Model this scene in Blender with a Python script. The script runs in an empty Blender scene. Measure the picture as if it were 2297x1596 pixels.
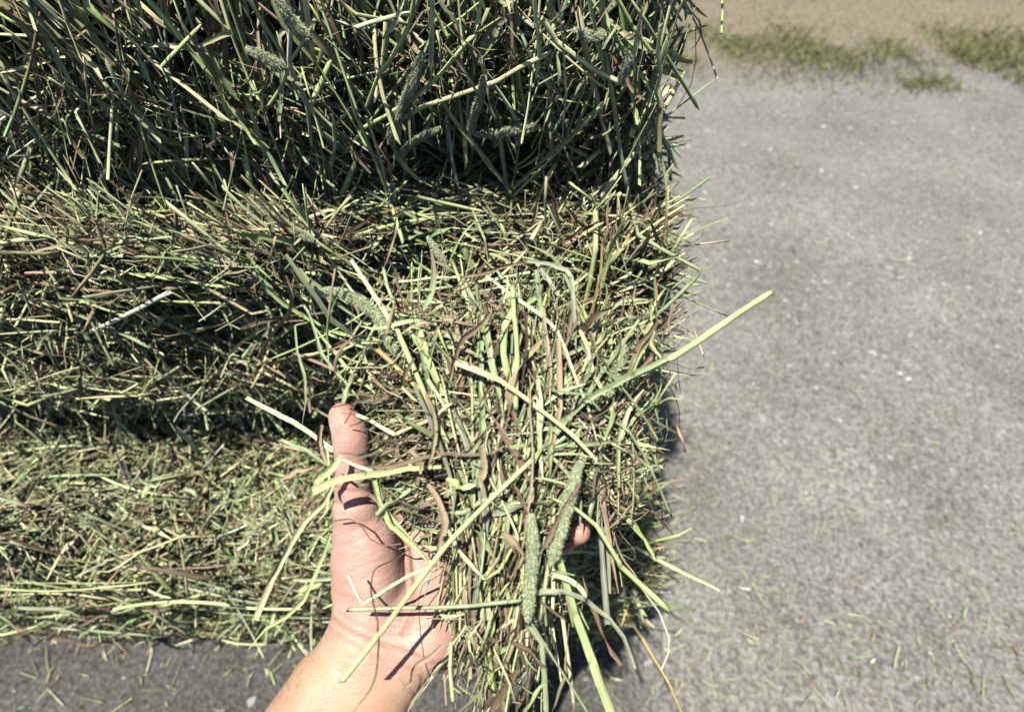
import bpy, math
import numpy as np
from mathutils import Vector

SC = bpy.context.scene
RNG = np.random.default_rng(11)
# ------------------------------------------------------------------ camera
CAM = np.array([0.0, 0.0, 1.05])
PITCH = math.radians(50)
RIGHT = np.array([1.0, 0, 0])
FWD = np.array([0, math.cos(PITCH), -math.sin(PITCH)])
UP = np.array([0, math.sin(PITCH), math.cos(PITCH)])
F, CX, CY = 1152.4, 1148.5, 798.0
cd = bpy.data.cameras.new("camera")
cam = bpy.data.objects.new("camera", cd)
SC.collection.objects.link(cam)
cam.location = CAM
cam.rotation_euler = (math.radians(90) - PITCH, 0, 0)
cd.sensor_width = 36
cd.lens = 36 * F / 2297
cd.clip_start = 0.01
cd.clip_end = 500
cd.dof.use_dof = True
cd.dof.focus_distance = 0.335
cd.dof.aperture_fstop = 5.2
SC.camera = cam
# ------------------------------------------------------------------ light
S = Vector((-0.24, -0.16, 1.0)).normalized()
sd = bpy.data.lights.new("sun", 'SUN')
sd.energy = 5.0
sd.angle = math.radians(0.53)
sd.color = (1.0, 0.965, 0.90)
sun = bpy.data.objects.new("sun", sd)
sun.rotation_euler = S.to_track_quat('Z', 'Y').to_euler()
sun.location = (-1, -1, 4)
SC.collection.objects.link(sun)
W = bpy.data.worlds.new("World")
SC.world = W
W.use_nodes = True
wn = W.node_tree.nodes
sky = wn.new('ShaderNodeTexSky')
sky.sky_type = 'NISHITA'
sky.sun_disc = False
sky.sun_elevation = math.asin(S.z)
sky.sun_rotation = math.atan2(S.x, S.y)
W.node_tree.links.new(sky.outputs[0], wn['Background'].inputs[0])
wn['Background'].inputs[1].default_value = 0.05
SC.view_settings.view_transform = 'Standard'
SC.view_settings.look = 'None'
SC.view_settings.exposure = 0.58
SC.view_settings.gamma = 1
SC.cycles.max_bounces = 6
SC.cycles.diffuse_bounces = 0
SC.cycles.glossy_bounces = 2
SC.cycles.transmission_bounces = 3
SC.cycles.use_adaptive_sampling = True

# ------------------------------------------------------------------ helpers
def W3(px, py, d):
    """a point seen at (px, py) of the 2297-wide photo, d metres along the view axis"""
    px, py, d = np.asarray(px, float), np.asarray(py, float), np.asarray(d, float)
    return (CAM + (((px - CX) / F) * d)[..., None] * RIGHT
            - (((py - CY) / F) * d)[..., None] * UP + d[..., None] * FWD)

def tag(o, label=None, cat=None, group=None, kind=None):
    for k, v in (('label', label), ('category', cat), ('group', group), ('kind', kind)):
        if v: o[k] = v
    return o

def link(o, parent=None):
    SC.collection.objects.link(o)
    if parent: o.parent = parent
    return o

def mesh_np(name, V, Q, mat, parent=None, col=None, uv=None, smooth=True, tri=False, attrs=None):
    n = 3 if tri else 4
    me = bpy.data.meshes.new(name)
    V = np.ascontiguousarray(V, np.float32); Q = np.ascontiguousarray(Q, np.int32)
    me.vertices.add(len(V)); me.vertices.foreach_set('co', V.ravel())
    me.loops.add(Q.size); me.loops.foreach_set('vertex_index', Q.ravel())
    me.polygons.add(len(Q))
    me.polygons.foreach_set('loop_start', np.arange(0, Q.size, n, dtype=np.int32))
    me.polygons.foreach_set('loop_total', np.full(len(Q), n, np.int32))
    me.update(calc_edges=True)
    me.polygons.foreach_set('use_smooth', np.full(len(Q), smooth, bool))
    if col is not None:
        a = me.color_attributes.new('tint', 'FLOAT_COLOR', 'POINT')
        c = np.ones((len(V), 4), np.float32); c[:, :3] = col
        a.data.foreach_set('color', c.ravel())
    if uv is not None:
        l = me.uv_layers.new(name='strand')
        l.data.foreach_set('uv', np.ascontiguousarray(uv[Q.ravel()], np.float32).ravel())
    for k, v in (attrs or {}).items():
        a = me.attributes.new(k, 'FLOAT', 'POINT')
        a.data.foreach_set('value', np.ascontiguousarray(v, np.float32))
    me.materials.append(mat)
    me.validate()
    o = bpy.data.objects.new(name, me)
    return link(o, parent)

def norm(v):
    return v / np.maximum(np.linalg.norm(v, axis=-1, keepdims=True), 1e-9)

class Acc:
    """collects strands for one mesh"""
    def __init__(s): s.V = []; s.Q = []; s.C = []; s.U = []; s.n = 0
    def add(s, V, Q, C, U):
        s.V.append(V); s.Q.append(Q + s.n); s.C.append(C); s.U.append(U); s.n += len(V)
    def build(s, name, mat, parent=None, smooth=True):
        return mesh_np(name, np.concatenate(s.V), np.concatenate(s.Q), mat, parent,
                       np.concatenate(s.C), np.concatenate(s.U), smooth)
    def strands(s, P, R, C, kind, nrm=None, twist=None, ends=True):
        """P (N,K,3) centre lines, R (N,K) half widths, C (N,K,3) own colour"""
        N, K = P.shape[:2]
        T = norm(np.gradient(P, axis=1))
        if nrm is None: nrm = norm(RNG.normal(size=(N, 3)))
        nr = np.broadcast_to(nrm[:, None, :] if nrm.ndim == 2 else nrm, P.shape)
        Sd = norm(np.cross(T, nr)); Nn = np.cross(Sd, T)
        if twist is not None:
            c, si = np.cos(twist)[..., None], np.sin(twist)[..., None]
            Sd, Nn = Sd * c + Nn * si, Nn * c - Sd * si
        L = np.concatenate([np.zeros((N, 1)), np.cumsum(np.linalg.norm(np.diff(P, axis=1), axis=-1), 1)], 1)
        if kind == 'stem':
            M = 6; a = np.arange(M) / M * 2 * np.pi
            off = np.cos(a)[None, None, :, None] * Sd[:, :, None] + .62 * np.sin(a)[None, None, :, None] * Nn[:, :, None]
            V = P[:, :, None] + off * R[:, :, None, None]
            for e_ in (0, -1):                    # slanting, torn ends
                V[:, e_] += T[:, e_][:, None] * (np.cos(a)[None, :, None] * RNG.normal(size=(N, 1, 1)) * 1.4 + RNG.normal(size=(N, M, 1)) * .5) * R[:, e_][:, None, None]
            m0 = np.arange(M); m1 = (m0 + 1) % M
            u = m0 / M * 2
        elif kind == 'thin':
            M = 3; a = np.arange(M) / M * 2 * np.pi
            off = np.cos(a)[None, None, :, None] * Sd[:, :, None] + np.sin(a)[None, None, :, None] * Nn[:, :, None]
            V = P[:, :, None] + off * R[:, :, None, None]
            m0 = np.arange(M); m1 = (m0 + 1) % M
            u = m0 / M
        else:                                     # folded leaf blade
            M = 4
            w = np.array([-1, -.38, .38, 1.0]); f = np.array([.42, -.05, -.05, .42])
            V = P[:, :, None] + (w[None, None, :, None] * Sd[:, :, None] + f[None, None, :, None] * Nn[:, :, None]) * R[:, :, None, None]
            m0 = np.arange(M - 1); m1 = m0 + 1
            u = (w + 1) / 2
        base = (np.arange(N) * K * M)[:, None, None]
        k = (np.arange(K - 1) * M)[None, :, None]
        a0, a1 = base + k + m0, base + k + m1
        Q = np.stack([a0, a1, a1 + M, a0 + M], -1).reshape(-1, 4)
        Cc = np.repeat(C[:, :, None, :], M, 2).reshape(-1, 3)
        seed = RNG.uniform(0, 50, N)
        U = np.stack([np.broadcast_to(u[None, None], (N, K, M)) + np.floor(seed)[:, None, None] * 3,
                      np.repeat((L + seed[:, None])[:, :, None], M, 2)], -1).reshape(-1, 2)
        s.add(V.reshape(-1, 3), Q, Cc, U)
        if kind == 'stem' and ends:               # hollow cut ends closed a little inside
            e = np.arange(N) * K * M
            for b in (e, e + (K - 1) * M):
                s.Q.append(np.stack([b, b + 1, b + 2, b + 3], -1) + s.n - len(V.reshape(-1, 3)))
                s.Q.append(np.stack([b, b + 3, b + 4, b + 5], -1) + s.n - len(V.reshape(-1, 3)))

def spline(pts, K):
    """Catmull-Rom through pts -> K points"""
    p = np.asarray(pts, float)
    d = np.r_[0, np.cumsum(np.linalg.norm(np.diff(p[:, :3], axis=0), axis=1))]
    t = np.linspace(0, d[-1], K)
    m = np.gradient(p, d, axis=0) if len(p) > 2 else np.repeat((p[1:] - p[:1]) / d[-1], 2, 0)
    i = np.clip(np.searchsorted(d, t, 'right') - 1, 0, len(p) - 2)
    h = (d[i + 1] - d[i])[:, None]; s = ((t - d[i])[:, None]) / h
    return ((2*s**3 - 3*s**2 + 1) * p[i] + (s**3 - 2*s**2 + s) * h * m[i] + (-2*s**3 + 3*s**2) * p[i+1] + (s**3 - s**2) * h * m[i+1])

def kinked(pts, K):
    """sharp knees: straight runs with the corners only just rounded"""
    p = np.asarray(pts, float)
    d = np.r_[0, np.cumsum(np.linalg.norm(np.diff(p, axis=0), axis=1))]
    t = np.sort(np.r_[np.linspace(0, d[-1], K - 2 * (len(p) - 2)), d[1:-1] - 0.0012, d[1:-1] + 0.0012]) if len(p) > 2 else np.linspace(0, d[-1], K)
    return np.stack([np.interp(t, d, p[:, j]) for j in range(3)], -1)

# smooth 3-D noise made of sines
_w = np.random.default_rng(5).normal(size=(8, 3)); _ph = np.random.default_rng(6).uniform(0, 6.28, 8)
def sn(p, f):
    return sum(np.sin((p @ (_w[i] * f)) + _ph[i]) for i in range(8)) / 4.0

# ------------------------------------------------------------------ materials
def newmat(name):
    m = bpy.data.materials.new(name); m.use_nodes = True
    nt = m.node_tree; return m, nt, nt.nodes, nt.links, nt.nodes['Principled BSDF']

def hay_mat(name, rough=0.42, spec=0.5, trans=0.22, stripes=9.0, amt=0.28):
    m, nt, n, l, p = newmat(name)
    at = n.new('ShaderNodeAttribute'); at.attribute_name = 'tint'
    uv = n.new('ShaderNodeUVMap'); uv.uv_map = 'strand'
    mp = n.new('ShaderNodeMapping'); mp.inputs['Scale'].default_value = (stripes, 14, 1)
    nz = n.new('ShaderNodeTexNoise'); nz.inputs['Scale'].default_value = 1.0; nz.inputs['Detail'].default_value = 2
    l.new(uv.outputs[0], mp.inputs[0]); l.new(mp.outputs[0], nz.inputs['Vector'])
    mp2 = n.new('ShaderNodeMapping'); mp2.inputs['Scale'].default_value = (1.2, 60, 1)
    nz2 = n.new('ShaderNodeTexNoise'); nz2.inputs['Scale'].default_value = 1.0; nz2.inputs['Detail'].default_value = 4
    l.new(uv.outputs[0], mp2.inputs[0]); l.new(mp2.outputs[0], nz2.inputs['Vector'])
    r = n.new('ShaderNodeMapRange'); r.inputs[1].default_value = .3; r.inputs[2].default_value = .7
    r.inputs[3].default_value = 1 - amt; r.inputs[4].default_value = 1 + amt
    l.new(nz.outputs[0], r.inputs[0])
    r2 = n.new('ShaderNodeMapRange'); r2.inputs[1].default_value = .3; r2.inputs[2].default_value = .7
    r2.inputs[3].default_value = .78; r2.inputs[4].default_value = 1.18
    l.new(nz2.outputs[0], r2.inputs[0])
    mu = n.new('ShaderNodeMath'); mu.operation = 'MULTIPLY'; l.new(r.outputs[0], mu.inputs[0]); l.new(r2.outputs[0], mu.inputs[1])
    vm = n.new('ShaderNodeVectorMath'); vm.operation = 'SCALE'; l.new(at.outputs['Color'], vm.inputs[0]); l.new(mu.outputs[0], vm.inputs['Scale'])
    l.new(vm.outputs[0], p.inputs['Base Color'])
    p.inputs['Roughness'].default_value = rough; p.inputs['Specular IOR Level'].default_value = spec
    b = n.new('ShaderNodeBump'); b.inputs['Strength'].default_value = .35; b.inputs['Distance'].default_value = .0004
    l.new(nz.outputs[0], b.inputs['Height']); l.new(b.outputs[0], p.inputs['Normal'])
    if trans:
        tr = n.new('ShaderNodeBsdfTranslucent'); l.new(vm.outputs[0], tr.inputs[0])
        mx = n.new('ShaderNodeMixShader'); mx.inputs[0].default_value = trans
        l.new(p.outputs[0], mx.inputs[1]); l.new(tr.outputs[0], mx.inputs[2])
        l.new(mx.outputs[0], n['Material Output'].inputs[0])
    return m

M_STEM = hay_mat('dried_stem', .40, .35, .0, 9, .24)
M_LEAF = hay_mat('dried_leaf', .48, .32, .08, 12, .42)
M_HEAD = hay_mat('seed_bristle', .7, .2, .12, 3, .1)

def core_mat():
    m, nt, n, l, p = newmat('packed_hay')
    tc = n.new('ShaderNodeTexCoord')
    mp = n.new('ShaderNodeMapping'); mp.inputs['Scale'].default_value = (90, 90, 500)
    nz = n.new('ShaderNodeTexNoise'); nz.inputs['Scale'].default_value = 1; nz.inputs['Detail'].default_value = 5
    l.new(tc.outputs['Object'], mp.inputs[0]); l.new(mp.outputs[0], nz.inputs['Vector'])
    cr = n.new('ShaderNodeValToRGB'); cr.color_ramp.elements[0].color = (.012, .011, .007, 1); cr.color_ramp.elements[1].color = (.06, .06, .03, 1)  # darker than hay: deep shade between the strands is put into this colour
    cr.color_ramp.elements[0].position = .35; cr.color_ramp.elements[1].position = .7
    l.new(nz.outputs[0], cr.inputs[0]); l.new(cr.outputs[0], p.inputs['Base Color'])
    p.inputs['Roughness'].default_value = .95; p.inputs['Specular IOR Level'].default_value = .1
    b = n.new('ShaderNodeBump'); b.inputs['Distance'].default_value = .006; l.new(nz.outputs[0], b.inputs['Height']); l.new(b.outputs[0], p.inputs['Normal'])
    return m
M_CORE = core_mat()

PAL = {  # own colours of dried hay
    'pale':   (.70, .73, .41), 'straw': (.63, .62, .34), 'green': (.32, .38, .20), 'lime': (.51, .60, .26),
    'blue':   (.37, .43, .24), 'olive': (.22, .23, .11), 'brown':   (.215, .155, .10), 'dark': (.075, .052, .038),
    'tan':    (.42, .32, .205), 'gold': (.50, .38, .14), 'white': (.76, .75, .60), 'grey': (.35, .37, .25)}
def pick(N, w):
    k = list(w); p = np.array([w[i] for i in k], float); p /= p.sum()
    c = np.array([PAL[i] for i in k])[RNG.choice(len(k), N, p=p)]
    return c * RNG.uniform(.72, 1.2, (N, 1)) * RNG.uniform(.93, 1.07, (N, 3))
MIX_STEM = dict(pale=3, straw=4, green=4, lime=5, blue=3.5, olive=1.5, tan=.8, brown=.5, white=.5)
MIX_LEAF = dict(pale=1.5, straw=1.5, green=3.5, lime=2, blue=2, olive=2.5, brown=4.5, dark=1.4, tan=3)
MIX_FINE = dict(straw=2, green=1.5, olive=2.5, brown=5, dark=2, tan=3.5, pale=1.5)

def curve_paths(C, D, L, K, bend=.15, wob=.05, kink=.25, droop=0.):
    """random stalk centre lines"""
    N = len(C)
    d = np.repeat(norm(D)[:, None], K - 1, 1)
    b = RNG.normal(size=(N, 1, 3)) * bend
    t = np.linspace(-1, 1, K - 1)[None, :, None]
    d = d + b * t + RNG.normal(size=(N, K - 1, 3)) * wob
    kk = RNG.random(N) < kink
    j = RNG.integers(1, K - 1, N)
    kv = RNG.normal(size=(N, 3)) * .7
    d += (kk[:, None] & (np.arange(K - 1)[None] >= j[:, None]))[..., None] * kv[:, None]
    d = norm(d)
    P = np.concatenate([np.zeros((N, 1, 3)), np.cumsum(d * (L / (K - 1))[:, None, None], 1)], 1)
    P -= P.mean(1, keepdims=True)
    P += C[:, None]
    if droop: P[..., 2] -= droop * ((np.arange(K) / (K - 1)) ** 2)[None]
    return P

def shade_col(c, K, var=.1):
    """colour along each strand: node bands and a paler end"""
    N = len(c)
    C = np.repeat(c[:, None], K, 1) * RNG.uniform(1 - var, 1 + var, (N, K, 1))
    other = pick(N, dict(tan=3, brown=2, straw=2, olive=1)) if N else c
    t = np.linspace(0, 1, K)[None, :]
    w = np.clip((t - RNG.uniform(.3, 1.6, (N, 1))) / .35, 0, 1)[..., None]
    return C * (1 - w) + other[:, None] * w

def add_mass(acc_s, acc_l, C, D, nrm, N3, scale=1.0, bendy=1.0, mixes=None, lens=(.035, .11), rs=1.0):
    """N3 = counts of stems, leaves, fine bits; C,D sampled by caller: arrays of total length"""
    ns, nl, nf = N3
    mx = mixes or (MIX_STEM, MIX_LEAF, MIX_FINE)
    i = 0
    K = 6
    c, d, q = C[:ns], D[:ns], nrm[:ns]
    L = RNG.uniform(lens[0], lens[1], ns) * scale
    P = curve_paths(c, d, L, K, .07 * bendy, .015 * bendy, .25)
    r = np.clip(.00078 * np.exp(RNG.normal(size=ns) * .42), .0003, .0021)[:, None] * rs * np.ones(K) * RNG.uniform(.9, 1.1, (ns, K))
    r[:, -1] *= RNG.uniform(.4, 1.0, ns)
    acc_s.strands(P, r, shade_col(pick(ns, mx[0]), K), 'stem')
    i = ns; c, d, q = C[i:i+nl], D[i:i+nl], nrm[i:i+nl]
    K = 8
    L = RNG.uniform(.02, .085, nl) * scale
    P = curve_paths(c, d, L, K, .40 * bendy, .12 * bendy, .45)
    taper = np.sin(np.linspace(.35, 2.9, K))[None] ** .7
    r = np.clip(.0012 * np.exp(RNG.normal(size=nl) * .5), .0004, .0032)[:, None] * (1 + (rs - 1) * .5) * taper * RNG.uniform(.75, 1.15, (nl, K))
    tw = RNG.uniform(-2.4, 2.4, (nl, 1)) * np.linspace(-1, 1, K)[None] + RNG.normal(size=(nl, K)) * .3
    acc_l.strands(P, r, shade_col(pick(nl, mx[1]), K), 'leaf', norm(q + RNG.normal(size=q.shape) * .7), tw)
    i += nl; c, d = C[i:i+nf], D[i:i+nf]
    K = 6
    L = RNG.uniform(.012, .06, nf) * scale
    P = curve_paths(c, d + RNG.normal(size=d.shape) * .5, L, K, .7 * bendy, .25, .3)
    r = RNG.uniform(.0002, .0005, nf)[:, None] * np.ones(K)
    acc_l.strands(P, r, shade_col(pick(nf, mx[2]), K), 'thin')

# ------------------------------------------------------------------ ground
def ground_mat():
    m, nt, n, l, p = newmat('packed_gravel')
    tc = n.new('ShaderNodeTexCoord')
    def noise(s, d, dist=0):
        z = n.new('ShaderNodeTexNoise'); z.inputs['Scale'].default_value = s; z.inputs['Detail'].default_value = d
        z.inputs['Distortion'].default_value = dist
        l.new(tc.outputs['Object'], z.inputs['Vector']); return z
    a = noise(3, 10); f = noise(130, 8); g = noise(38, 6, .4)
    v = n.new('ShaderNodeTexVoronoi'); v.inputs['Scale'].default_value = 55; l.new(tc.outputs['Object'], v.inputs['Vector'])
    v2 = n.new('ShaderNodeTexVoronoi'); v2.inputs['Scale'].default_value = 150; l.new(tc.outputs['Object'], v2.inputs['Vector'])
    def ramp(src, e):
        r = n.new('ShaderNodeValToRGB')
        while len(r.color_ramp.elements) < len(e): r.color_ramp.elements.new(.5)
        for x, (pos, c) in zip(r.color_ramp.elements, e): x.position = pos; x.color = (*c, 1)
        l.new(src, r.inputs[0]); return r
    c1 = ramp(a.outputs[0], [(.3, (.18, .175, .158)), (.5, (.222, .216, .197)), (.72, (.265, .258, .236))])
    c2 = ramp(g.outputs[0], [(.28, (.78, .77, .75)), (.5, (1, 1, 1)), (.75, (1.12, 1.11, 1.1))])
    c3 = ramp(f.outputs[0], [(.3, (.5, .5, .5)), (.52, (1, 1, 1)), (.72, (1.5, 1.48, 1.45))])
    # single pale and dark stones
    st = ramp(v.outputs['Color'], [(.0, (.72, .72, .72)), (.3, (1, 1, 1)), (.8, (1.02, 1.01, 1.0)), (.93, (1.28, 1.29, 1.32))])
    ed = n.new('ShaderNodeMapRange'); ed.inputs[1].default_value = .0045; ed.inputs[2].default_value = .0075
    ed.inputs[3].default_value = 1; ed.inputs[4].default_value = 0; l.new(v.outputs['Distance'], ed.inputs[0])
    ed.inputs[1].default_value = .3; ed.inputs[2].default_value = .55
    def mul(x, y, fac=None):
        k = n.new('ShaderNodeMix'); k.data_type = 'RGBA'; k.blend_type = 'MULTIPLY'; k.inputs[0].default_value = 1
        l.new(x, k.inputs[6]); l.new(y, k.inputs[7])
        if fac is not None: l.new(fac, k.inputs[0])
        return k.outputs[2]
    o = mul(mul(mul(c1.outputs[0], c2.outputs[0]), c3.outputs[0]), st.outputs[0], ed.outputs[0])
    # older, darker asphalt patch under and left of the stack
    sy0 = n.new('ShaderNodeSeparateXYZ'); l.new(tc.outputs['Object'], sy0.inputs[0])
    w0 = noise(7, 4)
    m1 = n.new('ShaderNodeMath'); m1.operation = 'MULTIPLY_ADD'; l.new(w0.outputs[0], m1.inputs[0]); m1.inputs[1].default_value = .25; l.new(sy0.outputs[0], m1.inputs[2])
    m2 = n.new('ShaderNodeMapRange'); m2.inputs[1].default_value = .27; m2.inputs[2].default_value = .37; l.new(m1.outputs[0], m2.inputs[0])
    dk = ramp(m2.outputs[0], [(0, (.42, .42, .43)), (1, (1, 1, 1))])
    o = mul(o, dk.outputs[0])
    # dirt track and verge farther off, as bands with ragged edges in world Y
    sx = n.new('ShaderNodeSeparateXYZ'); l.new(tc.outputs['Object'], sx.inputs[0])
    ad = n.new('ShaderNodeMath'); ad.operation = 'MULTIPLY_ADD'; nz = noise(1.3, 6)
    l.new(nz.outputs[0], ad.inputs[0]); ad.inputs[1].default_value = 1.3; l.new(sx.outputs[1], ad.inputs[2])
    mr = n.new('ShaderNodeMapRange'); mr.inputs[1].default_value = 3.3; mr.inputs[2].default_value = 3.75; l.new(ad.outputs[0], mr.inputs[0])
    e = ramp(g.outputs[0], [(.3, (.14, .12, .08)), (.6, (.25, .215, .15)), (.8, (.30, .27, .2))])
    mx = n.new('ShaderNodeMix'); mx.data_type = 'RGBA'; l.new(mr.outputs[0], mx.inputs[0]); l.new(o, mx.inputs[6]); l.new(mul(e.outputs[0], c3.outputs[0]), mx.inputs[7])
    l.new(mx.outputs[2], p.inputs['Base Color'])
    p.inputs['Roughness'].default_value = .92; p.inputs['Specular IOR Level'].default_value = .25
    h = n.new('ShaderNodeMath'); h.operation = 'ADD'; l.new(f.outputs[0], h.inputs[0]); l.new(g.outputs[0], h.inputs[1])
    h2 = n.new('ShaderNodeMath'); h2.operation = 'ADD'; l.new(h.outputs[0], h2.inputs[0]); l.new(v2.outputs['Distance'], h2.inputs[1])
    b = n.new('ShaderNodeBump'); b.inputs['Distance'].default_value = .0045; b.inputs['Strength'].default_value = .9
    l.new(h2.outputs[0], b.inputs['Height']); l.new(b.outputs[0], p.inputs['Normal'])
    return m

gx = np.r_[-60, -20, -8, -4, np.arange(-2.5, 4.01, .05), 6, 10, 25, 60]
gy = np.r_[-30, -8, -3, np.arange(-1, 4.6, .05), 6, 9, 15, 30, 90]
X, Y = np.meshgrid(gx, gy)
Pg = np.stack([X, Y, 0 * X], -1)
Z = 0.006 * sn(Pg, 2.2) + .003 * sn(Pg, 9)
far = np.clip((np.hypot(X, Y) - 3.5) / 3, 0, 1); Z *= (1 - far)
Pg[..., 2] = Z - .004
nx, ny = len(gx), len(gy)
idx = np.arange(nx * ny).reshape(ny, nx)
Qg = np.stack([idx[:-1, :-1], idx[:-1, 1:], idx[1:, 1:], idx[1:, :-1]], -1).reshape(-1, 4)
tag(mesh_np('ground', Pg.reshape(-1, 3), Qg, ground_mat()), kind='structure')

# loose pebbles on the ground
def pebbles():
    N = 15000
    ico = np.array([[0, 0, 1], [1, 0, 0], [0, 1, 0], [-1, 0, 0], [0, -1, 0], [0, 0, -1]], float)
    f = np.array([[0, 1, 2], [0, 2, 3], [0, 3, 4], [0, 4, 1], [5, 2, 1], [5, 3, 2], [5, 4, 3], [5, 1, 4]])
    e = {}; v = list(ico); nf = []
    def mid(a, b):
        k = (min(a, b), max(a, b))
        if k not in e: e[k] = len(v); v.append(norm((v[a] + v[b]) / 2))
        return e[k]
    for a, b, c in f:
        x, y, z = mid(a, b), mid(b, c), mid(c, a); nf += [(a, x, z), (x, b, y), (z, y, c), (x, y, z)]
    v = np.array(v); nf = np.array(nf); M = len(v)
    r = RNG.uniform(.001, .0036, N) * (1 + 2.0 * (RNG.random(N) ** 5))
    pos = np.stack([RNG.uniform(-.9, 2.1, N), RNG.uniform(-.1, 2.6, N), np.zeros(N)], -1)
    kp = RNG.random(N) < np.clip((pos[:, 1] - .55) / .35, .10, 1); pos, r = pos[kp], r[kp]; N = len(r)
    V = v[None] * (1 + .28 * RNG.normal(size=(N, M, 1))) * (r[:, None] * RNG.uniform(.6, 1.25, (N, 3)))[:, None]
    V[..., 2] *= .6
    V += pos[:, None]
    V[..., 2] += (0.006 * sn(pos, 2.2) + .003 * sn(pos, 9) - .004 + r * .15)[:, None]
    Q = (nf[None] + (np.arange(N) * M)[:, None, None]).reshape(-1, 3)
    c = np.array([(.30, .295, .28)]) * RNG.uniform(.6, 1.25, (N, 1)); big = RNG.random(N) < .2; c[big] *= 1.45
    m, nt, n, l, p = newmat('pebble_stone'); at = n.new('ShaderNodeAttribute'); at.attribute_name = 'tint'
    l.new(at.outputs['Color'], p.inputs['Base Color']); p.inputs['Roughness'].default_value = .85
    o = mesh_np('gravel', V.reshape(-1, 3), Q, m, None, np.repeat(np.clip(c, 0, .8), M, 0), None, False, True)
    tag(o, 'loose grey pebbles scattered over the packed gravel yard', 'gravel', kind='stuff')
pebbles()

# grass verge, top right
def grass():
    acc = Acc(); N = 120000
    x = RNG.uniform(-.2, 4.2, N); y = RNG.uniform(2.2, 4.6, N)
    p = np.stack([x, y, 0 * x], -1)
    dens = np.exp(-((y - 2.98 - .12 * sn(p, 1.6)) / .27) ** 2) * 1.5 + 1.3 * (x > .95) * (sn(p, 4.0) > -.1) * np.exp(-((y - 2.58) / .08) ** 2) + .35 * np.exp(-((y - 4.3) / .3) ** 2)
    dens *= np.clip(.62 + .7 * sn(p, 3.1) + .5 * sn(p, 9), .0, 1)
    k = RNG.random(N) < dens; p = p[k]; N = len(p); print('grass', N)
    D = norm(np.stack([RNG.normal(size=N) * .7, RNG.normal(size=N) * .7, np.ones(N)], -1))
    L = RNG.uniform(.012, .05, N) * (1 + .9 * np.clip(sn(p, 5), 0, 1)); p[:, 2] = L * .35 - .004
    P = curve_paths(p, D, L, 4, .6, .1, .1)
    c = pick(N, dict(green=5, olive=5, straw=4, tan=4, lime=1)) * np.array([.62, .68, .5])
    r = RNG.uniform(.0014, .003, N)[:, None] * np.array([1, .9, .6, .1])
    acc.strands(P, r, shade_col(c, 4), 'leaf')
    tag(acc.build('grass', M_LEAF), 'patchy short grass along the dirt edge of the yard', 'grass', kind='stuff')
grass()

# straw bits dropped on the ground
def litter():
    acc_s, acc_l = Acc(), Acc(); N = 16000
    x = RNG.uniform(-1.2, 1.7, N); y = RNG.uniform(.1, 2.2, N)
    C = np.stack([x, y, np.full(N, .004)], -1)
    keep = (RNG.random(N) < .05 + .9 * np.exp(-((x - .30) / .16) ** 2) * (y < 1.1) + .9 * np.exp(-((y - .17) / .09) ** 2)); C = C[keep]; N = len(C)
    D = RNG.normal(size=(N, 3)); D[:, 2] *= .03
    nr = np.tile([0, 0, 1.], (N, 1))
    n1 = N // 4; n2 = N // 4
    add_mass(acc_l, acc_l, C, D, nr, (n1, n2, N - n1 - n2), .45, .6)
    acc_l.V = [np.stack([v[:, 0], v[:, 1], .002 + np.abs(v[:, 2] - .002) * .4], -1) for v in acc_l.V]
    tag(acc_l.build('straw_litter', M_LEAF), 'thin broken straw bits lying loose on the gravel', 'straw', kind='stuff')
litter()

# ------------------------------------------------------------------ depth of the stack front at a photo point
PROF = [(.40, 1.3), (.385, .98), (.39, .90), (.415, .80), (.415, .788), (.345, .785), (.328, .73), (.33, .60), (.36, .53), (.40, .475), (.22, .465), (.18, .40), (.18, .15), (.24, .0)]
def surf(px, py, lift=.04):
    r = RIGHT * ((px - CX) / F) - UP * ((py - CY) / F) + FWD
    best = 9
    for (ya, za), (yb, zb) in zip(PROF[:-1], PROF[1:]):
        # cam + r*d on segment, in the Y-Z plane
        A = np.array([[r[1], ya - yb], [r[2], za - zb]]); bb = np.array([ya - CAM[1], za - CAM[2]])
        try: s = np.linalg.solve(A, bb)
        except Exception: continue
        if -.01 <= s[1] <= 1.01 and s[0] > 0: best = min(best, s[0])
    return min(best, 1.2) - lift

# ------------------------------------------------------------------ bales
BALES = {}
def bulge(p, f=8.0, a=.013):
    return a * sn(p, f) + a * .55 * sn(p, f * 2.7) + a * .35 * sn(p * [1, 1, 2.2], f * 5) + .0095 * sn(p, 62) + .0065 * sn(p * [1, 1, 1.6], 130)

def undercut(q, hz, under, cx):
    st = .15 if np.isscalar(under) else .55
    a = (np.clip(-q[:, 2] / hz + st, 0, 1 + st) / (1 + st)) ** 1.3 * (q[:, 1] < 0)
    u = under if np.isscalar(under) else np.interp(q[:, 0] + cx, [-.34, -.16, .02, .2], under)
    return u * a

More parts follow.
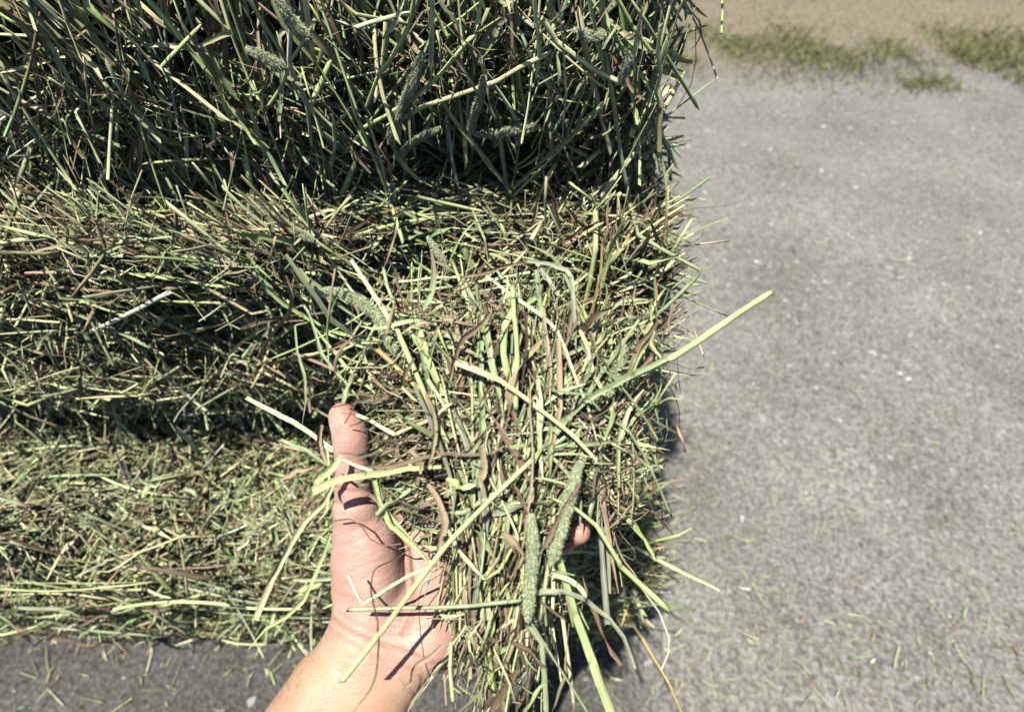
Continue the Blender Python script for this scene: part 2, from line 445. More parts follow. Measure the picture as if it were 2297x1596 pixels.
def make_bale(key, x0, x1, y0, y1, z0, z1, label, counts, style, under=0.0, rnd=.05, roll=0., rs=1.25, extra=()):
    """block of hay: front face at y0 looks to the photographer"""
    cx, cy, cz = (x0 + x1) / 2, (y0 + y1) / 2, (z0 + z1) / 2
    hx, hy, hz = (x1 - x0) / 2, (y1 - y0) / 2, (z1 - z0) / 2
    root = bpy.data.objects.new('hay_bale', None); link(root)
    root.location = (cx, cy, z0)
    tag(root, label, 'hay bale', 'hay bales stacked in the yard')
    off = np.array([cx, cy, z0])
    # core
    def box_project(d, inset=0.0, r=rnd):
        """direction set -> rounded box surface point + normal"""
        hh = np.array([hx, hy, hz]) - r - inset
        s = d / np.max(np.abs(d), axis=-1, keepdims=True)
        q = np.clip(s * np.array([hx, hy, hz]), -hh, hh)
        full = s * np.array([hx, hy, hz])
        n = norm(full - q + 1e-6 * d)
        return q + n * r, n
    g = 22
    lin = np.linspace(-1, 1, g)
    A, B = np.meshgrid(lin, lin)
    V = []; Q = []; b = 0
    for ax in range(3):
        for sg in (-1, 1):
            d = np.zeros((g, g, 3)); d[..., ax] = sg; d[..., (ax + 1) % 3] = A * (1 if sg > 0 else -1); d[..., (ax + 2) % 3] = B
            q, n = box_project(d.reshape(-1, 3), .048)
            w = q + off * [1, 1, 0] + [0, 0, cz]
            q = q + n * (bulge(w) - .004)[:, None] * .9
            q[:, 1] += undercut(q, hz, under, cx)
            V.append(q + [0, 0, hz]); i = np.arange(g * g).reshape(g, g) + b; b += g * g
            Q.append(np.stack([i[:-1, :-1], i[:-1, 1:], i[1:, 1:], i[1:, :-1]], -1).reshape(-1, 4))
    mesh_np('packed_core', np.concatenate(V), np.concatenate(Q), M_CORE, root)
    acc_s, acc_l = Acc(), Acc()
    for face, (ns, nl, nf) in counts.items():
        N = ns + nl + nf
        u, v = RNG.uniform(-1, 1, N), RNG.uniform(-1, 1, N)
        d = np.zeros((N, 3))
        ax, sg, (iu, iv) = {'front': (1, -1, (0, 2)), 'back': (1, 1, (0, 2)), 'right': (0, 1, (1, 2)), 'left': (0, -1, (1, 2)), 'top': (2, 1, (0, 1))}[face]
        if face == 'top' and style != 'back': v = -1 + 2 * RNG.random(N) ** 1.6          # more near the front edge
        d[:, ax] = sg; d[:, iu] = u; d[:, iv] = v
        q, n = box_project(d)
        wpos = q + [cx, cy, cz]
        dep = RNG.exponential(.018, N); fr = RNG.random(N) < .05
        dep = np.minimum(dep, .058); dep[fr] = -RNG.uniform(0, .014, fr.sum())
        C = q + n * (bulge(wpos) - dep)[:, None]
        C[:, 1] += undercut(q, hz, under, cx)
        # orientation field in the face plane
        e1 = norm(np.cross(np.tile([0, 0, 1.], (N, 1)) + n * .01 * (ax != 2), n)) if ax != 2 else np.tile([1., 0, 0], (N, 1))
        e2 = np.cross(n, e1)
        fld = sn(wpos, 11) * .9 + sn(wpos, 31) * .35
        if style == 'hang' and face in ('front', 'right'): ang = np.pi / 2 + fld * .75 + RNG.normal(size=N) * .42
        elif style == 'layer': ang = fld * .5 + RNG.normal(size=N) * .5 + (RNG.random(N) < .22) * RNG.normal(size=N) * 1.4
        else: ang = fld * 1.2 + RNG.normal(size=N) * 1.0
        out = RNG.normal(size=N) * .16
        stub = RNG.random(N) < ((.16 if style != 'hang' else .05) if face != 'right' else .03)
        if face == 'right': out *= 1.6
        out[stub] = RNG.uniform(.6, 2.5, stub.sum())
        D = e1 * np.cos(ang)[:, None] + e2 * np.sin(ang)[:, None] + n * out[:, None]
        p = RNG.permutation(N); C, D, n = C[p], D[p], n[p]
        add_mass(acc_s, acc_l, C + [0, 0, hz], D, n, (ns, nl, nf), 1.15 if style != 'loose' else .95, rs=rs, mixes=None if style != 'hang' else (dict(pale=5, straw=5, lime=6, green=2, blue=1, tan=1.5, white=1), dict(pale=3, straw=2, lime=3, green=2, tan=4, brown=4, dark=1, blue=.7), MIX_FINE))
    # tangles lying over the bale's front where the photo shows them
    for ex, ey, sx, sy, n3, ang, sa, lift in extra:
        N = sum(n3); px_ = ex + RNG.normal(size=N) * sx; py_ = ey + RNG.normal(size=N) * sy
        dd = np.array([surf(a_, b_, 0) for a_, b_ in zip(px_, py_)]) - RNG.uniform(-.02, lift, N)
        Cw = W3(px_, py_, dd)
        Cw[:, 0] = np.where(Cw[:, 0] > x1 - .006, x1 - .006 - RNG.random(N) * .06, Cw[:, 0]); a_ = ang + RNG.normal(size=N) * sa
        Dw = np.stack([np.cos(a_), RNG.normal(size=N) * .25, np.sin(a_)], -1)
        add_mass(acc_s, acc_l, Cw - [cx, cy, z0], Dw, np.tile([0, -1., .3], (N, 1)), n3, 1.15, 1.0, rs=rs)
    nlong = {'hang': 640, 'layer': 260, 'loose': 200}[style]
    if y0 < .6:
        x = RNG.uniform(x0 + .01, x1 - .01, nlong); zt = RNG.uniform(-.5, 1.0, nlong) * hz
        if style == 'hang': zt = RNG.uniform(-.62, .1, nlong) * hz
        C = np.stack([x - cx, np.full(nlong, -hy), zt + hz], -1)
        C[:, 1] += bulge(C + [cx, cy, z0]) - RNG.uniform(-.008, .034, nlong)
        q_ = C - [0, 0, hz]; C[:, 1] += .55 * undercut(q_, hz, under, cx)
        a = (np.pi / 2 + RNG.normal(size=nlong) * .5) if style == 'hang' else RNG.normal(size=nlong) * .7
        D = np.stack([np.cos(a), RNG.normal(size=nlong) * .12 - .05, np.sin(a)], -1)
        K = 9; n1 = nlong // 2
        P = curve_paths(C[:n1], D[:n1], RNG.uniform(.09, .2, n1), K, .08, .015, .45)
        acc_s.strands(P, RNG.uniform(.0008, .0019, n1)[:, None] * np.ones(K), shade_col(pick(n1, dict(pale=4, lime=4, straw=2, blue=3, green=1, white=1)), K), 'stem')
        n2 = nlong - n1
        P = curve_paths(C[n1:], D[n1:], RNG.uniform(.06, .16, n2), K, .3, .07, .4)
        acc_l.strands(P, RNG.uniform(.001, .0026, n2)[:, None] * np.sin(np.linspace(.4, 2.9, K))[None] ** .6, shade_col(pick(n2, dict(pale=4, lime=3, blue=3, tan=2, brown=2)), K), 'leaf',
                      norm(np.tile([0, -1., .3], (n2, 1)) + RNG.normal(size=(n2, 3)) * .5), RNG.normal(size=(n2, 1)) * np.linspace(-1, 1, K)[None])
    for nm, ac, mt in (('stalks', acc_s, M_STEM), ('leaves', acc_l, M_LEAF)):
        ac.build(nm, mt, root)['kind'] = 'stuff'
    root.rotation_euler = (0, roll, 0)
    BALES[key] = root
    return root

make_bale('top', -.80, .108, .405, .88, .80, 1.17, 'topmost hay bale, its stems hanging straight down over the dark gap',
          dict(front=(6400, 5000, 5500), right=(1500, 1500, 2000), top=(900, 700, 600), left=(300, 300, 200), back=(300, 300, 200)), 'hang', .045, rs=1.35, roll=.012, extra=((250, 300, 130, 60, (200, 350, 450), 1.4, .6, .03), (640, 330, 75, 55, (200, 350, 450), 1.9, .5, .03), (1430, 310, 40, 60, (80, 140, 180), 1.5, .5, .02), (1050, 120, 260, 60, (160, 160, 160), 1.5, .6, .03)))
make_bale('mid', -.76, .14, .345, .82, .49, .785, 'middle hay bale with flat layered stems on its sunlit upper ledge',
          dict(front=(9000, 7000, 8500), right=(1900, 1900, 2600), top=(4500, 3500, 3600), left=(300, 300, 200), back=(300, 300, 200)), 'layer', (.028, .06, .02, .01), rs=1.2, roll=-.01, extra=((250, 520, 150, 90, (300, 500, 600), 2.6, .8, .03), (700, 430, 110, 35, (200, 300, 400), .1, .4, .02), (640, 560, 70, 50, (150, 250, 300), 2.2, .5, .025), (1330, 620, 110, 110, (200, 500, 700), 1.3, .7, .025), (1450, 700, 30, 120, (80, 160, 200), .9, .8, .02), (1000, 470, 200, 25, (250, 200, 250), .08, .25, .02)))
make_bale('low', -.70, .165, .195, .78, .07, .495, 'lowest hay bale, blurred green loose stems standing just above the gravel',
          dict(front=(8000, 6500, 6500), right=(2200, 2200, 2800), top=(6500, 5500, 4500), left=(300, 300, 200), back=(300, 300, 200)), 'loose', .13, rnd=.11, rs=1.3, roll=.008, extra=((250, 960, 150, 80, (200, 400, 500), .6, .9, .04), (620, 960, 80, 60, (260, 380, 300), .9, .9, .04), (330, 930, 220, 50, (450, 500, 400), 1.0, .8, .05), (250, 1390, 220, 20, (220, 260, 260), 1.3, .7, .03), (1420, 1000, 35, 90, (120, 200, 260), 1.2, .8, .02), (1412, 1430, 22, 45, (60, 130, 200), 1.5, .35, .03), (640, 1385, 100, 26, (200, 260, 260), 1.3, .6, .035), (1440, 1290, 40, 60, (100, 200, 240), .8, .7, .02)))
make_bale('left', -1.68, -.74, .22, .78, .035, .47, 'outer hay bale on the ground left of the lowest one',
          dict(front=(4200, 3200, 3500), right=(300, 300, 200), top=(2400, 1800, 1500), left=(300, 300, 200), back=(300, 300, 200)), 'loose', .07)
make_bale('left2', -1.72, -.79, .36, .83, .485, .79, 'outer hay bale beside the middle bale at the far left',
          dict(front=(2600, 2000, 2200), right=(300, 300, 200), top=(1500, 1200, 900), left=(300, 300, 200), back=(300, 300, 200)), 'layer', .02)

# ------------------------------------------------------------------ single stalks
def V3(pts, depth):
    out = []
    for i, p in enumerate(pts):
        if len(p) == 3: d = p[2]
        elif depth is None: d = surf(*p)
        else: d = depth[0] + (depth[1] - depth[0]) * i / (len(pts) - 1)
        out.append(W3(p[0], p[1], d))
    return np.array(out)

def facing(P, tilt=0.):
    n = norm(CAM - P)
    return norm(n + np.array([tilt, 0, tilt * .5]))

def stalk(name, kind, pts, wmm, col, depth=None, knee=False, node=(), K=26, twist=0., tilt=.2, taper=(1, 1), acc=None, col2=None, w2=None):
    p = V3(pts, depth)
    if kind == 'leaf': K = max(K, 34)
    P = (kinked if (knee or not twist) else spline)(p, K)
    K = len(P)
    t = np.linspace(0, 1, K)
    P = P + (np.random.default_rng(int(pts[0][0] * 7 + pts[0][1])).normal(size=3)[None] * np.sin(t * 9)[:, None]) * .00018
    hr = np.random.default_rng(int(pts[-1][0] * 3 + pts[0][1]))
    r = (.70 if kind == 'leaf' else .84) * wmm / 2000. * np.interp(t, [0, 1], taper)
    if kind == 'leaf':
        P = P + np.cumsum(hr.normal(size=(K, 3)) * .00011, 0) * np.sin(t * np.pi)[:, None]
        r = r * (1 + .09 * np.interp(t, np.linspace(0, 1, 7), hr.normal(size=7)))
    if kind == 'leaf': r = r * np.clip(np.sin(np.clip(t * 3.0 + .25, 0, 3.1)) ** .45, .12, 1) if taper == (1, 1) else r
    else: r = r * (1 + .05 * np.sin(t * 23))
    C = np.repeat(np.array(PAL[col])[None], K, 0)
    if col2: C = C * (1 - t[:, None]) + np.array(PAL[col2])[None] * t[:, None]
    C *= RNG.uniform(.92, 1.08, (K, 1))
    for nd in node:
        g = np.exp(-((t - nd) / .012) ** 2)[:, None]
        C = C * (1 - .55 * g) + np.array(PAL['brown']) * .55 * g
        r = r * (1 + .28 * g[:, 0])
    a = acc or Acc()
    tw = (np.sin(t * 3.2) * twist * .8 + np.interp(t, np.linspace(0, 1, 5), hr.normal(size=5)) * (.4 if kind == 'leaf' else 0))[None]
    a.strands(P[None], r[None], C[None], kind, facing(P, tilt)[None], tw)
    return a

def seed_head(pts, wmm, depth=None, name='seed_head', parent=None, dens=1.0, col=(.33, .38, .22), acc=None):
    """timothy spike: knobbly rod with many short bristles"""
    p = V3(pts, depth)
    K = 60
    P = spline(p, K); T = norm(np.gradient(P, axis=0)); t = np.linspace(0, 1, K)
    R = .70 * wmm / 2000. * np.clip(np.minimum((t + .02) / .22, (1.01 - t) / .16), .1, 1) ** .5 * (1 + .06 * np.sin(t * 31) + .05 * np.sin(t * 57))
    nr = facing(P); S1 = norm(np.cross(T, nr)); N1 = np.cross(S1, T)
    acc = acc or Acc(); M = 14
    a = np.arange(M) / M * 2 * np.pi
    rr = (R * .80)[:, None] * (1 + .05 * RNG.normal(size=(K, M)))
    V = P[:, None] + (np.cos(a)[None, :, None] * S1[:, None] + np.sin(a)[None, :, None] * N1[:, None]) * rr[..., None]
    m0 = np.arange(M); m1 = (m0 + 1) % M; k = (np.arange(K - 1) * M)[:, None]
    Q = np.stack([k + m0, k + m1, k + m1 + M, k + m0 + M], -1).reshape(-1, 4)
    C = np.array(col)[None] * RNG.uniform(.35, .9, (K * M, 1))
    U = np.stack([np.tile(m0 / M * 3, K), np.repeat(t, M)], -1)
    acc.add(V.reshape(-1, 3), Q, C, U)
    L = np.linalg.norm(np.diff(P, axis=0), axis=1).sum()
    n = int(dens * 70000 * L * wmm / 8)
    ti = RNG.random(n); ai = RNG.random(n) * 2 * np.pi; f = ti * (K - 1); i0 = np.clip(f.astype(int), 0, K - 2); w = (f - i0)[:, None]
    lerp = lambda A: A[i0] * (1 - w) + A[i0 + 1] * w
    c0, s0, n0, t0 = lerp(P), norm(lerp(S1)), norm(lerp(N1)), norm(lerp(T)); r0 = (lerp(R[:, None]))[:, 0]
    rad = np.cos(ai)[:, None] * s0 + np.sin(ai)[:, None] * n0
    a0 = c0 + rad * (r0 * .70)[:, None]
    dr = norm(rad * .7 + t0 * RNG.uniform(.5, 1.1, (n, 1)) + RNG.normal(size=(n, 3)) * .25)
    ln = .0009 + r0 * RNG.uniform(.2, .85, n)
    Pb = np.stack([a0, a0 + dr * (ln * .55)[:, None], a0 + dr * ln[:, None]], 1)
    rb = np.stack([np.full(n, .00020), np.full(n, .00012), np.full(n, .00002)], 1)
    cb = np.array(col)[None] * RNG.uniform(.55, 1.75, (n, 1)) * RNG.uniform(.93, 1.07, (n, 3))
    acc.strands(Pb, rb, np.repeat(cb[:, None], 3, 1), 'thin')
    return acc

def put(acc, name, mat, label, cat, group):
    o = acc.build(name, mat)
    # put the origin at the object's own middle
    me = o.data; n = len(me.vertices); co = np.empty(n * 3, np.float32); me.vertices.foreach_get('co', co)
    co = co.reshape(-1, 3); c = co.mean(0); co -= c; me.vertices.foreach_set('co', co.ravel()); me.update(); o.location = c
    return tag(o, label, cat, group)

G_B = 'loose stalks lying on the stacked bales'
G_H = 'stalks in the handful of hay'
# kind, points, width mm, colour, label, options
ON_BALES = [
 ('leaf', [(972, -20), (966, 60), (963, 130), (965, 207)], 4.6, 'pale', 'pale flat straw hanging straight down at the top centre', {}),
 ('stem', [(872, 282), (950, 240), (1040, 208), (1120, 180), (1175, 148), (1235, 120)], 3.6, 'straw', 'long pale straw slanting up across the top bale', {}),
 ('stem', [(806, 292), (865, 260), (935, 216), (990, 165), (1060, 80)], 3.2, 'lime', 'short lime straw crossing below the long pale one', {}),
 ('leaf', [(988, 220), (1018, 268), (1062, 322), (1110, 385), (1145, 425), (1170, 478)], 5.6, 'blue', 'wide blue green blade slanting down over the dark gap', dict(twist=.25)),
 ('stem', [(778, 172), (800, 262), (838, 350), (872, 440), (905, 545)], 3.6, 'lime', 'long lime stalk leaning from the top bale onto the ledge', dict(node=(.3, .66))),
 ('stem', [(822, 262), (846, 330), (868, 408), (884, 452)], 2.6, 'pale', 'thin pale stalk close beside the long lime stalk', {}),
 ('stem', [(1358, 120), (1372, 205), (1390, 330), (1412, 452), (1432, 528), (1500, 568), (1571, 606), (1562, 622), (1492, 690), (1440, 732)], 3.6, 'blue', 'long blue green stalk bent into a sharp corner over the gravel', dict(knee=True, K=40, node=(.47,))),
 ('stem', [(1440, 732), (1400, 762), (1378, 786)], 3.4, 'lime', 'short green stub ending beside the bent corner stalk', {}),
 ('leaf', [(1142, 432), (1200, 378), (1262, 322), (1320, 262), (1352, 228)], 4.4, 'green', 'upper one of two long green blades crossing at the gap', {}),
 ('stem', [(1150, 442), (1230, 362), (1285, 305), (1345, 243)], 2.6, 'lime', 'lower one of two long lime blades crossing at the gap', {}),
 ('leaf', [(1252, -10), (1258, 60), (1264, 130), (1268, 210), (1262, 280), (1262, 335)], 2.2, 'white', 'very thin whitish straw hanging near the top centre right', {}),
 ('leaf', [(995, 98), (1040, 160), (1080, 220), (1112, 272)], 2.6, 'pale', 'straight thin pale sliver across the top bale', {}),
 ('leaf', [(862, 300), (892, 350), (915, 382), (940, 405), (970, 418)], 5.0, 'lime', 'curled yellow green leaf with tan tip on the ledge', dict(col2='straw')),
 ('leaf', [(862, 330), (876, 390), (884, 450), (886, 510), (874, 560), (858, 610)], 5.0, 'tan', 'long tan brown leaf crossing the ledge left of centre', dict(twist=.5)),
 ('stem', [(1335, 458), (1338, 500), (1336, 560), (1322, 640), (1308, 700), (1298, 775)], 4.2, 'lime', 'thick yellow green stalk standing on the right of the ledge', dict(node=(.33,), taper=(1.4, .8))),
 ('stem', [(1352, 540), (1346, 620), (1330, 700), (1318, 770)], 3.0, 'gold', 'golden stalk leaning beside the thick yellow green one', {}),
 ('stem', [(1468, 610), (1472, 700), (1470, 790), (1450, 850)], 2.6, 'lime', 'thin upright lime stem at the right edge of the middle bale', {}),
 ('leaf', [(1530, -15), (1556, 12), (1588, 40)], 3.2, 'lime', 'lime straw end poking over the dirt at the top right', dict(depth=(.41, .41))),
 ('stem', [(1621, -20), (1620, 30), (1619, 76)], 2.2, 'lime', 'short straight straw dangling alone at the top right', dict(depth=(.38, .38))),
 ('stem', [(1540, 10), (1566, 62), (1580, 98), (1600, 150), (1610, 178)], 1.9, 'pale', 'thin pale straw sticking out beyond the top bale corner', dict(depth=(.43, .42))),
 ('leaf', [(1545, 20), (1570, 48), (1575, 78), (1562, 102), (1548, 112)], 1.8, 'brown', 'curly dark brown wisp at the top bale corner', dict(depth=(.42, .41))),
 ('thin', [(1560, 60), (1562, 130), (1550, 190), (1520, 240), (1500, 262)], 1.0, 'brown', 'long hair thin brown fibre hanging off the top bale corner', dict(depth=(.43, .45))),
 ('stem', [(1482, 55), (1475, 120), (1482, 165), (1470, 210)], 3.0, 'pale', 'pale bent straw hanging at the upper right corner of the top bale', dict(knee=True)),
 ('leaf', [(1440, 20), (1432, 60), (1424, 130), (1420, 200)], 4.0, 'pale', 'split pale blade hanging beside the bent straw', {}),
 ('leaf', [(1200, 585), (1222, 618), (1256, 668)], 5.4, 'white', 'short broad pale straw on the middle bale above the handful', {}),
 ('stem', [(748, 270), (752, 320), (744, 378)], 3.2, 'straw', 'short straw standing in the dark gap at the left', {}),
 ('leaf', [(550, 222), (568, 262), (590, 320), (608, 372), (624, 412)], 4.4, 'blue', 'blue green blade leaning over the gap at the far left', {}),
 ('leaf', [(640, 618), (652, 660), (650, 690), (618, 735), (592, 775), (584, 832)], 5.0, 'tan', 'bent tan leaf hanging on the shaded left of the middle bale', dict(twist=.4)),
 ('stem', [(652, 70), (648, 140), (690, 240), (700, 330)], 3.4, 'white', 'pale frayed straw drooping at the upper left', dict(col2='blue')),
 ('stem', [(1215, 40), (1250, 95), (1330, 155), (1400, 190)], 3.8, 'pale', 'thick pale straw behind the hanging ones at the top right', {}),
 ('stem', [(890, 632), (950, 626), (1060, 618)], 2.6, 'pale', 'nearly level pale straw just above the handful', {}),
 ('stem', [(550, 1205), (600, 1160), (690, 1050)], 2.4, 'green', 'blurred green straw low on the left bale', {}),
 ('stem', [(1380, 1330), (1420, 1400), (1440, 1430), (1500, 1530), (1530, 1600)], 3.2, 'gold', 'golden stalk trailing down over the gravel at the lower right', dict(depth=(.62, .5), K=30)),
 ('thin', [(1435, 1310), (1478, 1370), (1500, 1430), (1500, 1462), (1484, 1500)], 2.0, 'white', 'bent white straw thread hanging over the gravel', dict(depth=(.5, .5))),
 ('leaf', [(1078, -10), (1075, 20), (1070, 50), (1062, 80)], 3.4, 'pale', 'short pale blade end dangling at the very top centre', {}),
 ('stem', [(1200, -10), (1204, 60), (1210, 120), (1204, 175)], 3.0, 'pale', 'pale straight stem among the bright ones at the top', {}),
 ('leaf', [(1318, -10), (1330, 40), (1340, 90), (1352, 140), (1358, 200)], 4.2, 'pale', 'long pale blade dropping at the top right of the bale', dict(col2='lime')),
 ('stem', [(1380, -10), (1420, 60), (1462, 118)], 2.8, 'lime', 'lime stem slanting to the top right bale corner', {}),
 ('stem', [(800, 62), (828, 52), (895, 34), (925, 30)], 3.0, 'pale', 'pale stem lying nearly level at the top left', {}),
 ('leaf', [(858, 88), (880, 62), (900, 20), (912, -10)], 4.0, 'pale', 'pale frayed stem slanting up at the top left', {}),
 ('stem', [(930, -10), (918, 60), (880, 130), (850, 165), (820, 245)], 2.8, 'lime', 'lime stem slanting steeply left of the hanging flat straw', {}),
 ('stem', [(700, 62), (655, 130), (640, 180), (600, 240)], 2.6, 'lime', 'lime stem sloping down at the far left of the top bale', {}),
 ('leaf', [(1060, 470), (1085, 540), (1100, 612)], 2.8, 'blue', 'blue green blade hanging over the ledge centre', {}),
 ('stem', [(1170, 290), (1164, 330), (1150, 420), (1146, 480)], 2.4, 'olive', 'olive stem standing behind the crossing blades', {}),
]
